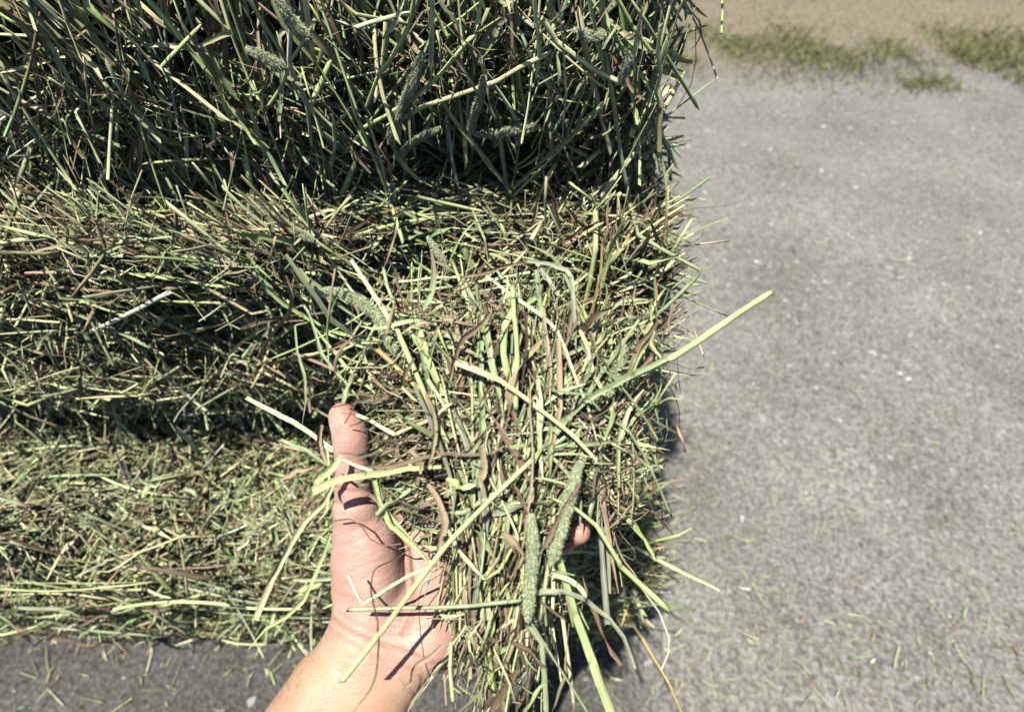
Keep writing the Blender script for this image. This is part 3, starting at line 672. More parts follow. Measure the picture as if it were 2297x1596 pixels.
HELD = [
 ('stem', [(1733, 653), (1650, 708), (1570, 762), (1505, 803), (1440, 833), (1375, 862)], 4.3, 'lime', 'thick lime stalk sticking far out to the upper right', dict(depth=(.262, .262), taper=(.8, 1.1))),
 ('leaf', [(1500, 803), (1425, 836), (1370, 866), (1310, 898), (1268, 935), (1245, 970)], 8.0, 'green', 'green leaf sheath wrapped round the thick lime stalk', dict(depth=(.260, .262), taper=(.45, .75))),
 ('leaf', [(1022, 812), (1065, 828), (1120, 850), (1205, 912), (1285, 975), (1338, 1032)], 3.2, 'straw', 'pale blade slanting down to the right across the middle', dict(depth=(.262, .256), taper=(1.5, .8), K=30)),
 ('stem', [(1375, 925), (1300, 955), (1262, 985), (1215, 1010), (1120, 1100), (1040, 1150), (1010, 1150)], 3.2, 'green', 'green stalk crossing behind the pale blade', dict(depth=(.268, .262), node=(.42,))),
 ('stem', [(767, 1528), (868, 1400), (960, 1275), (1012, 1210), (1100, 1120), (1195, 1030), (1215, 1008)], 3.0, 'lime', 'long lime straw rising from the wrist to the middle', dict(depth=(.236, .262), K=40, node=(.72,))),
 ('stem', [(779, 1367), (880, 1364), (960, 1361), (1060, 1358), (1172, 1346)], 2.4, 'blue', 'level blue green straw crossing the palm', dict(depth=(.262, .256))),
 ('leaf', [(702, 1100), (745, 1082), (800, 1070), (862, 1062), (930, 1050), (990, 1046)], 5.0, 'lime', 'broad lime leaf lying level over the thumb', dict(depth=(.262, .262), taper=(1.15, .5))),
 ('leaf', [(765, 1022), (752, 1042), (735, 1065), (712, 1086), (712, 1100)], 5.5, 'lime', 'folded end of a lime leaf beside the thumb', dict(depth=(.275, .268), twist=.3)),
 ('leaf', [(820, 1045), (880, 1045), (940, 1030), (1005, 1016), (1060, 1020), (1110, 1012), (1150, 985), (1175, 955)], 3.0, 'brown', 'long wavy brown leaf running level above the palm', dict(depth=(.262, .258), twist=.6, K=40)),
 ('stem', [(771, 1030), (800, 1045), (838, 1056)], 2.2, 'pale', 'short pale straw in front of the thumb joint', dict(depth=(.268, .268))),
 ('leaf', [(838, 1058), (840, 1085), (848, 1120), (880, 1178), (915, 1215), (968, 1268)], 4.4, 'lime', 'bent lime straw lying against the thenar side', dict(depth=(.265, .262), knee=True)),
 ('leaf', [(762, 1040), (748, 1085), (725, 1130), (682, 1170), (650, 1220), (610, 1295), (573, 1390)], 4.2, 'straw', 'yellow stalk hanging down left of the thumb', dict(depth=(.29, .31), taper=(.8, 1.2), K=34, node=(.72,))),
 ('leaf', [(742, 1195), (725, 1250), (700, 1310), (682, 1345), (640, 1385), (600, 1408), (558, 1455)], 3.4, 'lime', 'thin lime leaf with a knee hanging low at the left', dict(depth=(.30, .31), K=34)),
 ('leaf', [(665, 688), (678, 684), (690, 700), (712, 760), (722, 790), (770, 850), (822, 918)], 2.4, 'blue', 'hooked thin green straw rising at the upper left', dict(depth=(.30, .28), K=34)),
 ('leaf', [(690, 722), (662, 728), (668, 790), (684, 850), (686, 900), (678, 950)], 2.2, 'blue', 'sharply folded thin straw hanging at the upper left', dict(depth=(.30, .30), knee=True)),
 ('leaf', [(551, 893), (640, 940), (700, 975), (748, 1010)], 4.0, 'pale', 'straight pale straw pointing out to the left', dict(depth=(.31, .305), taper=(1.1, 1))),
 ('leaf', [(630, 985), (680, 1005), (745, 1050)], 3.6, 'green', 'short green straw below the pale left one', dict(depth=(.31, .305))),
 ('leaf', [(1235, 1180), (1258, 1270), (1290, 1380), (1330, 1490), (1372, 1600), (1385, 1640)], 5.4, 'lime', 'broad lime straw running down past the bottom edge', dict(depth=(.262, .28), taper=(.9, 1.25), K=34)),
 ('stem', [(1232, 1115), (1290, 1140), (1340, 1180), (1388, 1258), (1392, 1268), (1445, 1318), (1500, 1368)], 2.7, 'lime', 'jointed lime straw pointing to the lower right', dict(depth=(.255, .27), taper=(.7, 1.5), node=(.62,))),
 ('stem', [(1310, 880), (1355, 930), (1410, 965), (1445, 1020), (1475, 1085), (1507, 1160)], 1.7, 'green', 'thin curved green stem drooping to the right', dict(depth=(.26, .28))),
 ('leaf', [(1352, 786), (1338, 840), (1334, 930), (1340, 1040), (1345, 1160), (1352, 1280), (1362, 1400)], 5.8, 'grey', 'long grey green ribbed leaf at the right side', dict(depth=(.275, .29), taper=(.95, .9), K=34)),
 ('leaf', [(1366, 790), (1352, 850), (1350, 930), (1356, 1040), (1362, 1180), (1368, 1330)], 4.2, 'grey', 'narrower grey green ribbed leaf behind the long one', dict(depth=(.282, .295), taper=(.95, .7), K=34)),
 ('leaf', [(1318, 980), (1335, 1060), (1352, 1140), (1366, 1220), (1388, 1330)], 3.6, 'tan', 'pinkish tan leaf hanging beside the ribbed leaves', dict(depth=(.268, .28))),
 ('leaf', [(1170, 1338), (1210, 1328), (1268, 1328), (1315, 1345), (1370, 1388), (1402, 1430), (1425, 1500)], 4.6, 'grey', 'grey green blade arching over to the lower right', dict(depth=(.262, .27), taper=(.9, .45), K=30)),
 ('leaf', [(788, 583), (815, 625), (850, 680), (888, 745), (920, 810), (955, 880), (990, 955)], 4.0, 'pale', 'pale blade fanning out highest at the upper left', dict(depth=(.285, .268), taper=(.8, 1.1), K=30)),
 ('stem', [(872, 690), (900, 760), (935, 840), (965, 915), (1000, 985)], 3.4, 'lime', 'lime straw next to the high pale blade', dict(depth=(.275, .262))),
 ('stem', [(860, 600), (868, 640), (885, 680), (893, 720), (888, 760)], 2.2, 'lime', 'crooked lime stem tip above the fan', dict(depth=(.285, .28))),
 ('leaf', [(918, 684), (940, 730), (958, 790), (985, 860), (1012, 940)], 5.6, 'lime', 'wide lime blade in the left of the fan', dict(depth=(.275, .268))),
 ('leaf', [(1042, 636), (1062, 680), (1090, 740), (1105, 800), (1118, 870), (1130, 950)], 5.0, 'blue', 'wide blue green blade in the centre of the fan', dict(depth=(.278, .262), K=30)),
 ('leaf', [(1100, 700), (1070, 735), (1035, 765), (1020, 800), (1005, 860)], 4.2, 'brown', 'curly brown leaf at the top of the fan', dict(depth=(.265, .262), twist=.9)),
 ('leaf', [(1022, 700), (1030, 760), (1040, 800), (1025, 860)], 3.6, 'tan', 'tan brown leaf standing behind the curly brown one', dict(depth=(.272, .268), twist=.5)),
 ('leaf', [(1090, 618), (1150, 665), (1210, 705), (1248, 742), (1268, 790), (1290, 850), (1320, 920), (1345, 1010)], 3.2, 'pale', 'pale green blade bent over at the upper right', dict(depth=(.275, .262), K=34)),
 ('leaf', [(1182, 585), (1230, 592), (1270, 605), (1284, 625), (1286, 690), (1292, 790)], 3.6, 'grey', 'grey blade folded down from a high arch', dict(depth=(.278, .27), K=30)),
 ('leaf', [(1175, 590), (1120, 600), (1060, 618), (1035, 625), (1022, 655)], 2.8, 'brown', 'dark brown leaf arching over the fan', dict(depth=(.28, .28), twist=.4)),
 ('leaf', [(1178, 700), (1182, 760), (1172, 820), (1170, 880)], 2.8, 'dark', 'dark brown leaf upright in the centre', dict(depth=(.262, .26))),
 ('stem', [(848, 785), (890, 825), (940, 870), (985, 930)], 3.2, 'gold', 'golden stalk low in the left fan', dict(depth=(.275, .27))),
 ('stem', [(1395, 770), (1360, 810), (1310, 870), (1250, 900)], 2.8, 'lime', 'lime straw slanting behind the furry seed head', dict(depth=(.285, .275))),
 ('leaf', [(850, 1055), (848, 1090), (858, 1130), (905, 1190), (950, 1245), (985, 1275)], 3.0, 'lime', 'second bent lime straw on the thenar side', dict(depth=(.268, .264))),
 ('leaf', [(918, 1230), (880, 1255), (838, 1276), (831, 1310), (848, 1390), (850, 1450), (842, 1515), (790, 1600)], 2.2, 'olive', 'long thin olive leaf falling over the wrist', dict(depth=(.262, .225), K=44, twist=.5)),
 ('stem', [(780, 1288), (795, 1320), (813, 1356)], 1.5, 'white', 'tiny white splinter against the palm', dict(depth=(.266, .262))),
 ('stem', [(813, 1356), (860, 1325), (915, 1292), (965, 1270), (985, 1255)], 2.2, 'pale', 'pale straw meeting the white splinter', dict(depth=(.262, .262))),
 ('thin', [(750, 1166), (785, 1160), (812, 1180), (830, 1208), (862, 1222), (900, 1218)], 1.2, 'brown', 'thin brown tendril curling on the thumb base', dict(depth=(.280, .275))),
 ('stem', [(1236, 1288), (1280, 1300), (1296, 1312), (1314, 1335)], 3.4, 'pale', 'short pale tube with a joint at the lower right', dict(depth=(.26, .262), node=(.6,))),
 ('leaf', [(990, 1445), (960, 1475), (925, 1500), (915, 1530), (905, 1545)], 4.2, 'tan', 'twisted tan leaf below the palm edge', dict(depth=(.26, .26), twist=.8)),
 ('leaf', [(960, 1085), (985, 1125), (1000, 1165), (985, 1215), (982, 1255)], 5.0, 'tan', 'tan brown leaf lying on the hay above the palm', dict(depth=(.258, .258), twist=.3)),
 ('leaf', [(1120, 965), (1150, 1010), (1178, 1060), (1195, 1085)], 5.0, 'brown', 'flat brown leaf in the middle of the handful', dict(depth=(.257, .258))),
 ('leaf', [(1300, 1085), (1262, 1150), (1225, 1220), (1205, 1250)], 4.2, 'brown', 'brown leaf crossing the furry seed heads', dict(depth=(.252, .253))),
 ('leaf', [(1095, 1400), (1090, 1450), (1098, 1510), (1110, 1560)], 6.0, 'lime', 'broad green blade pointing down below the hand', dict(depth=(.265, .27))),
 ('stem', [(1012, 1440), (1010, 1500), (1016, 1570)], 2.6, 'straw', 'yellow straw end left of the broad green blade', dict(depth=(.268, .27))),
 ('stem', [(1185, 1400), (1215, 1440), (1222, 1520), (1225, 1600)], 3.6, 'blue', 'ribbed grey stalk going down out of view', dict(depth=(.265, .27))),
 ('stem', [(1190, 1392), (1225, 1450), (1270, 1520), (1320, 1600)], 1.6, 'green', 'thin green stem branching right from the ribbed stalk', dict(depth=(.265, .27))),
]
STALK_NAME = {'leaf': 'hay_leaf', 'stem': 'hay_stalk', 'thin': 'hay_fibre'}
STALK_CAT = {'leaf': 'hay leaf', 'stem': 'hay stalk', 'thin': 'hay fibre'}
def place(lst, grp, where):
    for kind, pts, w, col, label, o in lst:
        a = stalk(STALK_NAME[kind], kind, pts, w, col, **o)
        put(a, STALK_NAME[kind], M_LEAF if kind == 'leaf' else M_STEM, label + where, STALK_CAT[kind], grp)
HELD += [
 ('leaf', [(722, 952), (713, 985), (718, 1015), (735, 1042)], 4.6, 'tan', 'curled tan leaf just left of the thumb joint', dict(depth=(.305, .30), twist=.6)),
 ('leaf', [(628, 1075), (665, 1058), (705, 1046)], 4.0, 'tan', 'flat tan scrap far left of the thumb', dict(depth=(.31, .305))),
 ('leaf', [(680, 1155), (700, 1132), (712, 1108)], 3.6, 'brown', 'small brown scrap under the folded lime leaf', dict(depth=(.305, .30), twist=.5)),
 ('leaf', [(835, 905), (880, 882), (930, 872), (985, 884), (1020, 880)], 3.0, 'brown', 'brown leaf running level above the thumb tip', dict(depth=(.272, .268), twist=.8)),
 ('stem', [(768, 925), (800, 930), (840, 948), (888, 974)], 2.8, 'pale', 'pale straw starting right behind the thumb tip', dict(depth=(.296, .27))),
 ('stem', [(888, 974), (930, 955), (985, 930), (1010, 905)], 2.6, 'straw', 'yellowish straw rising from the bend beside the thumb', dict(depth=(.268, .262))),
 ('leaf', [(1080, 1000), (1088, 1040), (1084, 1080), (1090, 1115)], 5.6, 'tan', 'broad tan strip upright at the centre left', dict(depth=(.257, .258))),
 ('leaf', [(1000, 1075), (1030, 1085), (1068, 1088)], 5.6, 'lime', 'short broad green piece over the centre left', dict(depth=(.257, .257))),
 ('leaf', [(1128, 1195), (1150, 1215), (1165, 1250), (1160, 1275)], 6.2, 'tan', 'cupped papery tan leaf beside the hanging seed head', dict(depth=(.253, .254), twist=.9)),
 ('leaf', [(1150, 1440), (1185, 1460), (1215, 1490), (1228, 1500)], 4.2, 'brown', 'rolled brown leaf below the hanging seed head', dict(depth=(.262, .264), twist=.9)),
 ('leaf', [(955, 880), (972, 930), (975, 990), (960, 1050)], 4.0, 'tan', 'loose tan leaf hanging over the brown tangle', dict(depth=(.258, .258), twist=.6)),
 ('leaf', [(1155, 1090), (1180, 1140), (1192, 1170)], 3.8, 'brown', 'short brown leaf just above the hanging seed head', dict(depth=(.255, .256))),
 ('leaf', [(1300, 740), (1318, 790), (1338, 850), (1362, 905)], 4.2, 'straw', 'streaked straw leaf in the right of the fan', dict(depth=(.27, .268))),
 ('leaf', [(1220, 690), (1222, 760), (1232, 830), (1235, 900)], 3.6, 'tan', 'tan blade upright right of the centre', dict(depth=(.27, .264), twist=.4)),
 ('stem', [(1150, 640), (1156, 720), (1160, 820), (1158, 920)], 3.2, 'lime', 'tall lime stem upright in the middle of the fan', dict(depth=(.268, .262), node=(.55,))),
 ('leaf', [(1205, 850), (1215, 930), (1212, 1010), (1218, 1080)], 4.6, 'pale', 'bright pale blade right of the middle', dict(depth=(.262, .260))),
 ('leaf', [(1000, 1180), (1030, 1235), (1065, 1275), (1092, 1300)], 3.0, 'pale', 'pale splint crossing over the palm hollow', dict(depth=(.258, .26))),
]
place(ON_BALES, G_B, '')
place(HELD, G_H, ' of the held hay')

HEADS = [  # points, width, depth, label, held
 ([(950, 118), (928, 180), (902, 240), (882, 290), (874, 322)], 8.0, None, 'largest grey green seed head hanging on the top bale', 0),
 ([(1084, 170), (1078, 215), (1062, 262), (1056, 300)], 7.0, None, 'seed head hanging right of the largest one', 0),
 ([(990, 286), (950, 306), (920, 325), (896, 352)], 6.5, None, 'fluffy seed head slanting in the dark gap', 0),
 ([(1062, 302), (1110, 300), (1170, 288), (1210, 284)], 7.0, None, 'level seed head deep in the dark gap', 0),
 ([(1412, 108), (1404, 150), (1390, 188)], 6.5, None, 'pale seed head near the right end of the top bale', 0),
 ([(1536, 76), (1524, 118), (1502, 160)], 6.2, (.43, .435), 'seed head standing off the top bale over the gravel', 0),
 ([(550, 108), (590, 128), (638, 152)], 8.0, None, 'seed head at the far upper left of the top bale', 0),
 ([(618, -10), (650, 40), (698, 88)], 7.5, None, 'smooth curved seed head high at the upper left', 0),
 ([(552, 438), (600, 470), (650, 510), (705, 540)], 8.0, None, 'long seed head leaning on the left of the ledge', 0),
 ([(958, 530), (985, 572), (1008, 612)], 6.5, None, 'shaded seed head on the ledge above the handful', 0),
 ([(1448, 700), (1462, 745), (1480, 790)], 8.5, None, 'blurred seed head low at the right of the middle bale', 0),
 ([(1285, 66), (1325, 82), (1358, 78)], 7.5, None, 'pale seed head stub among the top right stems', 0),
 ([(722, 650), (760, 656), (810, 680), (838, 700), (868, 750), (892, 800)], 7.4, (.282, .278), 'arched furry seed head at the upper left of the held hay', 1),
 ([(738, 678), (745, 664), (768, 660)], 4.5, (.284, .284), 'small drooping seed head tip at the upper left of the held hay', 1),
 ([(1400, 770), (1388, 815), (1370, 865), (1360, 900)], 7.2, (.272, .275), 'white furry seed head right of the held hay', 1),
 ([(1302, 1032), (1285, 1090), (1268, 1150), (1252, 1210), (1236, 1262)], 7.4, (.254, .258), 'long furry seed head slanting over the little finger', 1),
 ([(1192, 1150), (1195, 1230), (1190, 1300), (1184, 1390)], 7.2, (.254, .258), 'long furry seed head hanging down the middle of the held hay', 1),
]
for pts, w, dep, label, held in HEADS:
    HC = RNG.uniform(.85, 1.15)
    a = seed_head(pts, w, dep, col=tuple(HC * np.array((.56, .60, .38) if not held else (.55, .62, .36))))
    put(a, 'seed_head', M_HEAD, label, 'seed head', 'furry grass seed heads')

# ------------------------------------------------------------------ the bulk of the handful
def handful():
    acc_s, acc_l = Acc(), Acc()
    # upright stems passing the waist
    def fan(N, kind, wr, mix, lo=(300, 470), hi=(280, 460), spread=.30, dx=150):
        wx = 1150 + np.clip(RNG.normal(size=N), -1.7, 2.2) * dx * .5; wy = 1120 + RNG.normal(size=N) * 50
        side = (wx - 1150) / 150
        a = side * .26 + RNG.normal(size=N) * spread * .85
        up = RNG.uniform(*hi, N) * RNG.uniform(.55, 1, N); dn = RNG.uniform(*lo, N) * RNG.uniform(.35, 1, N)
        s = RNG.random(N)
        dep = .266 + .040 * s + .004 * RNG.normal(size=N)
        K = 9; t = np.linspace(0, 1, K)
        tt = -up[:, None] + (up + dn)[:, None] * t[None]
        ang = np.where(tt < 0, a[:, None], a[:, None] * -.5 - .17 + RNG.normal(size=(N, 1)) * .10)
        px = wx[:, None] - np.sin(ang) * tt * np.where(tt < 0, 1, 1)
        # fan upward opens outwards, downward gathers
        px = wx[:, None] + np.where(tt < 0, np.sin(ang) * -tt, np.sin(ang) * tt)
        py = wy[:, None] + tt * np.cos(ang)
        bend = RNG.normal(size=(N, 1)) * (14 if kind == 'leaf' else 5)
        px += bend * np.sin(t * np.pi)[None] + np.cumsum(RNG.normal(size=(N, K)) * (2.4 if kind == 'leaf' else .7), 1)
        kk = RNG.random((N, 1)) < .3; jj = RNG.integers(2, K - 1, (N, 1))
        px += kk * np.clip(RNG.normal(size=(N, 1)), -1.3, 1.3) * .26 * np.maximum(0, (t[None] * (K - 1) - jj)) * (up + dn)[:, None] / K
        d = dep[:, None] + np.where(tt < 0, -tt * .00002, tt * .00001) + RNG.normal(size=(N, 1)) * .006 * (t - .5)[None]
        keep = np.ones(N, bool)
        for x0_, x1_, y0_, y1_ in ((1258, 1345, 1130, 1262), (700, 1010, 1230, 1470), (700, 905, 900, 1450), (1330, 1480, 1380, 1640)):
            jx = RNG.normal(size=N) * 42 * (x0_ == 700)
            for f_ in np.linspace(0, 1, 25):
                k0 = min(int(f_ * (K - 1)), K - 2); w_ = f_ * (K - 1) - k0
                qx = px[:, k0] * (1 - w_) + px[:, k0 + 1] * w_; qy = py[:, k0] * (1 - w_) + py[:, k0 + 1] * w_
                keep &= ~((qx > x0_) & (qx < x1_ + jx) & (qy > y0_) & (qy < y1_))
        keep &= (px[:, 0] < 1480) & (px[:, -1] < 1420) & (px[:, 0] > 800)
        px, py, d = px[keep], py[keep], d[keep]; N = len(px)
        P = W3(px, py, d)
        if kind == 'leaf':
            r = RNG.uniform(*wr, N)[:, None] * (np.sin(np.linspace(.5, 2.85, K)) ** .6)[None] * RNG.uniform(.8, 1.12, (N, K))
            acc_l.strands(P, r, shade_col(pick(N, mix), K), 'leaf', norm((CAM - P[:, 0]) + RNG.normal(size=(N, 3)) * .22), RNG.normal(size=(N, 1)) * np.sin(t * 4)[None] * .7)
        elif kind == 'stem':
            r = RNG.uniform(*wr, N)[:, None] * np.ones(K); C = shade_col(pick(N, mix), K)
            acc_s.strands(P, r, C, 'stem')
        else:
            acc_l.strands(P, RNG.uniform(*wr, N)[:, None] * np.ones(K), shade_col(pick(N, mix), K), 'thin')
    fan(330, 'stem', (.0004, .00135), dict(lime=5, pale=5, straw=4, green=3, blue=3, olive=1))
    fan(430, 'leaf', (.0005, .0021), dict(lime=4, pale=4, green=3, blue=3, grey=2.5, brown=5, tan=4.5, straw=2, dark=1))
    fan(220, 'thin', (.0003, .0006), MIX_FINE)
    fan(110, 'leaf', (.0011, .0024), dict(pale=4, lime=4, blue=4, green=2, tan=2, brown=1.5, straw=2), lo=(60, 160), hi=(300, 520), spread=.42, dx=130)
    fan(120, 'stem', (.0006, .0015), dict(pale=5, lime=4, blue=2, straw=3), lo=(60, 200), hi=(280, 500), spread=.42, dx=130)
    # short cut pieces, all ways, through the body of the bundle
    def clump(n3, cx, cy, sx, sy, d0, d1, ang, sa, mixes, scale=1.0, rs=.7):
        N = sum(n3)
        px = cx + RNG.normal(size=N) * sx; py = cy + RNG.normal(size=N) * sy
        bad = ((px < 915) & (py > 905) & (py < 1450)) | ((px < 1010) & (py > 1235)) | ((px < 965) & (py > 1150))
        px = np.where(bad & (px < 1010) & (RNG.random(N) < .93), 1000 + RNG.random(N) * 130, px)
        tip = (px > 1225) & (px < 1360) & (py > 1095) & (py < 1290); px = np.where(tip, px - 130, px)
        d = RNG.uniform(d0, d1, N)
        a = ang + RNG.normal(size=N) * sa
        D = np.cos(a)[:, None] * RIGHT + np.sin(a)[:, None] * UP + FWD * (RNG.normal(size=N) * .22)[:, None]
        C = W3(px, py, d)
        n = norm(CAM - C)
        add_mass(acc_s, acc_l, C, D, n, n3, scale, .9, mixes, (.02, .075), rs)
    brown = (dict(pale=2, lime=2, straw=2, green=1, tan=1), dict(brown=5, dark=2.5, tan=5, olive=2, green=2.5, lime=2, pale=1), MIX_FINE)
    green = (MIX_STEM, dict(green=4, lime=4, pale=2, blue=3, brown=4, tan=1.5, dark=1), MIX_FINE)
    clump((120, 720, 620), 1000, 1020, 82, 76, .268, .306, .15, .6, brown, .72, .35)
    clump((90, 260, 260), 1130, 790, 150, 70, .268, .304, 1.2, .75, green, .75)
    clump((60, 160, 160), 1240, 1010, 90, 90, .262, .285, 1.0, .8, green, .7)
    clump((30, 130, 150), 1350, 1010, 50, 110, .276, .302, 1.4, .6, brown, .8)
    clump((20, 110, 130), 915, 960, 45, 40, .276, .300, .3, .7, brown, .8)
    clump((50, 130, 160), 1180, 1120, 85, 130, .268, .302, 1.3, .7, green, .8)
    clump((30, 70, 60), 1030, 1180, 60, 60, .266, .290, .6, .9, brown, .65)
    clump((20, 70, 60), 1110, 1320, 55, 100, .262, .292, 1.4, .55, green, .7)
    clump((8, 30, 30), 1110, 1480, 50, 60, .262, .285, 1.5, .4, green, .8)
    clump((40, 90, 100), 1280, 880, 90, 120, .272, .306, 1.2, .7, green, .8)
    clump((40, 110, 120), 1070, 830, 110, 90, .270, .306, 1.5, .5, green, .8)
    
    root = bpy.data.objects.new('handful_of_hay', None); link(root)
    root.location = W3(1130, 1200, .30)
    tag(root, 'big handful of cut green and brown hay lying across the open palm', 'hay')
    off = np.array(root.location)
    for nm, ac, mt in (('stalks', acc_s, M_STEM), ('leaves', acc_l, M_LEAF)):
        ac.V = [v - off for v in ac.V]
        ac.build(nm, mt, root)['kind'] = 'stuff'
handful()

# ------------------------------------------------------------------ the hand: one surface grown from a distance field
def skin_mat():
    m, nt, n, l, p = newmat('skin')
    at = n.new('ShaderNodeAttribute'); at.attribute_name = 'tint'
    tc = n.new('ShaderNodeTexCoord')
    nz = n.new('ShaderNodeTexNoise'); nz.inputs['Scale'].default_value = 55; nz.inputs['Detail'].default_value = 5
    l.new(tc.outputs['Object'], nz.inputs['Vector'])
    cr = n.new('ShaderNodeValToRGB'); cr.color_ramp.elements[0].position = .35; cr.color_ramp.elements[1].position = .68
    cr.color_ramp.elements[0].color = (.96, .79, .76, 1); cr.color_ramp.elements[1].color = (1.03, 1.05, 1.04, 1)
    l.new(nz.outputs[0], cr.inputs[0])
    k = n.new('ShaderNodeMix'); k.data_type = 'RGBA'; k.blend_type = 'MULTIPLY'; k.inputs[0].default_value = .8
    l.new(at.outputs['Color'], k.inputs[6]); l.new(cr.outputs[0], k.inputs[7])
    l.new(k.outputs[2], p.inputs['Base Color'])
    p.inputs['Roughness'].default_value = .5
    p.inputs['Specular IOR Level'].default_value = .42
    p.inputs['Subsurface Weight'].default_value = .22
    p.inputs['Subsurface Radius'].default_value = (1.0, .35, .2)
    p.inputs['Subsurface Scale'].default_value = .003
    # fine skin grain: crossed stretched noises and small cells
    mp = n.new('ShaderNodeMapping'); mp.inputs['Scale'].default_value = (180, 700, 500); mp.inputs['Rotation'].default_value = (.3, .2, .6)
    l.new(tc.outputs['Object'], mp.inputs[0])
    n2 = n.new('ShaderNodeTexNoise'); n2.inputs['Scale'].default_value = 1; n2.inputs['Detail'].default_value = 3; l.new(mp.outputs[0], n2.inputs['Vector'])
    v = n.new('ShaderNodeTexVoronoi'); v.inputs['Scale'].default_value = 900; l.new(tc.outputs['Object'], v.inputs['Vector'])
    a = n.new('ShaderNodeMath'); a.operation = 'MULTIPLY_ADD'; l.new(v.outputs['Distance'], a.inputs[0]); a.inputs[1].default_value = .35; l.new(n2.outputs[0], a.inputs[2])
    b = n.new('ShaderNodeBump'); b.inputs['Distance'].default_value = .0006; b.inputs['Strength'].default_value = .6
    l.new(a.outputs[0], b.inputs['Height']); l.new(b.outputs[0], p.inputs['Normal'])
    return m

def cc(px, py, d):
    """photo point -> camera-space metres (x right, y up, z depth)"""
    return np.array([(px - CX) / F * d, -(py - CY) / F * d, d])

def hand():
    # (points with (px,py,depth,radius mm)), k = blend in metres
    chains = [
     # thumb
     ([(767, 931, .290, 7.0), (774, 944, .290, 8.0), (784, 964, .291, 9.0), (789, 984, .292, 9.6), (792, 1003, .294, 10.0), (792, 1041, .296, 9.7), (792, 1085, .298, 10.2), (800, 1140, .300, 13.0), (815, 1190, .305, 17.0), (820, 1245, .309, 19.5), (822, 1310, .309, 19.5), (826, 1375, .305, 18.5), (822, 1415, .300, 17.5)], .005),
     # thenar fullness toward the viewer
     ([(835, 1235, .300, 13), (838, 1300, .299, 14), (840, 1360, .299, 13)], .010),
     # wrist and forearm, two rows (radius and ulna side)
     ([(822, 1420, .300, 17.5), (790, 1470, .295, 18.5), (732, 1545, .288, 20.5), (700, 1600, .283, 21.5), (590, 1760, .272, 24), (380, 2060, .262, 30), (100, 2500, .262, 37)], .012),
     ([(965, 1420, .300, 17.0), (905, 1480, .297, 17.5), (842, 1560, .290, 19.5), (795, 1620, .285, 21.0), (690, 1780, .275, 24), (500, 2080, .266, 30), (230, 2540, .262, 37)], .012),
     ([(895, 1425, .302, 17.0), (850, 1475, .298, 18.5), (790, 1550, .292, 20.0)], .012),
     # palm: four metacarpals
     ([(870, 1400, .310, 13), (930, 1260, .325, 12), (982, 1130, .334, 11)], .008),
     ([(900, 1410, .310, 13), (975, 1280, .328, 12), (1038, 1160, .338, 11)], .008),
     ([(935, 1415, .308, 13), (1020, 1310, .326, 12), (1078, 1208, .337, 10.5)], .008),
     ([(965, 1415, .303, 15), (1030, 1350, .315, 13), (1100, 1275, .330, 10.5)], .008),
     # hollow of the palm
     ([(885, 1395, .311, 15), (925, 1290, .324, 16), (955, 1190, .333, 13)], .014),
     ([(950, 1390, .310, 15), (1000, 1300, .324, 14)], .014),
     # heel on the little-finger side
     ([(978, 1425, .300, 15), (985, 1380, .305, 14.5), (1030, 1335, .313, 12)], .009),
     # web
     ([(880, 1190, .322, 11), (940, 1150, .330, 9.5)], .010),
     # fingers
     ([(982, 1130, .334, 10.2), (1040, 1010, .336, 9.0), (1074, 932, .326, 8.2), (1096, 882, .314, 7.2)], .0035),
     ([(1038, 1160, .338, 10.4), (1140, 1040, .343, 9.2), (1205, 975, .332, 8.4), (1240, 945, .318, 7.4)], .0035),
     ([(1078, 1208, .337, 10.0), (1180, 1120, .340, 8.9), (1242, 1078, .328, 8.1), (1268, 1062, .312, 7.2)], .0035),
     ([(1100, 1275, .330, 9.5), (1190, 1228, .328, 8.2), (1262, 1207, .300, 7.6), (1298, 1192, .282, 6.3)], .0035),
    ]
    segs = []
    for pts, k in chains:
        q = [(cc(a, b, c), r / 1000.) for a, b, c, r in pts]
        segs.append(([(q[i], q[i + 1]) for i in range(len(q) - 1)], k))
    allp = np.array([x[0] for s, _ in segs for ab in s for x in ab])
    lo, hi = allp.min(0) - .045, allp.max(0) + .045
    def grid(lo, hi, h):
        ax = [np.arange(lo[i], hi[i], h, dtype=np.float32) for i in range(3)]
        Fd = np.full((len(ax[0]), len(ax[1]), len(ax[2])), .05, np.float32)
        for s, k in segs:
            chain = np.full_like(Fd, .05)
            for (a, ra), (b, rb) in s:
                m = max(ra, rb) + .022
                sl = []
                for i in range(3):
                    i0 = np.searchsorted(ax[i], min(a[i], b[i]) - m); i1 = np.searchsorted(ax[i], max(a[i], b[i]) + m)
                    sl.append(slice(i0, i1))
                X = ax[0][sl[0]][:, None, None]; Y = ax[1][sl[1]][None, :, None]; Zz = ax[2][sl[2]][None, None, :]
                ab = (b - a).astype(np.float32)
                t = np.clip(((X - a[0]) * ab[0] + (Y - a[1]) * ab[1] + (Zz - a[2]) * ab[2]) / max(float(ab @ ab), 1e-9), 0, 1)
                d = np.sqrt((X - a[0] - t * ab[0]) ** 2 + (Y - a[1] - t * ab[1]) ** 2 + (Zz - a[2] - t * ab[2]) ** 2) - (ra + (rb - ra) * t)
                c = chain[tuple(sl)]
                kk = .003
                h_ = np.maximum(kk - np.abs(c - d), 0) / kk
                chain[tuple(sl)] = np.minimum(c, d) - h_ * h_ * kk * .25
            h_ = np.maximum(k - np.abs(Fd - chain), 0) / k
            Fd = np.minimum(Fd, chain) - h_ * h_ * k * .25
        return ax, Fd
    H = .0012
    ax, Fd = grid(lo, hi, H)
    # surface nets
    ins = Fd < 0
    nx, ny, nz = Fd.shape
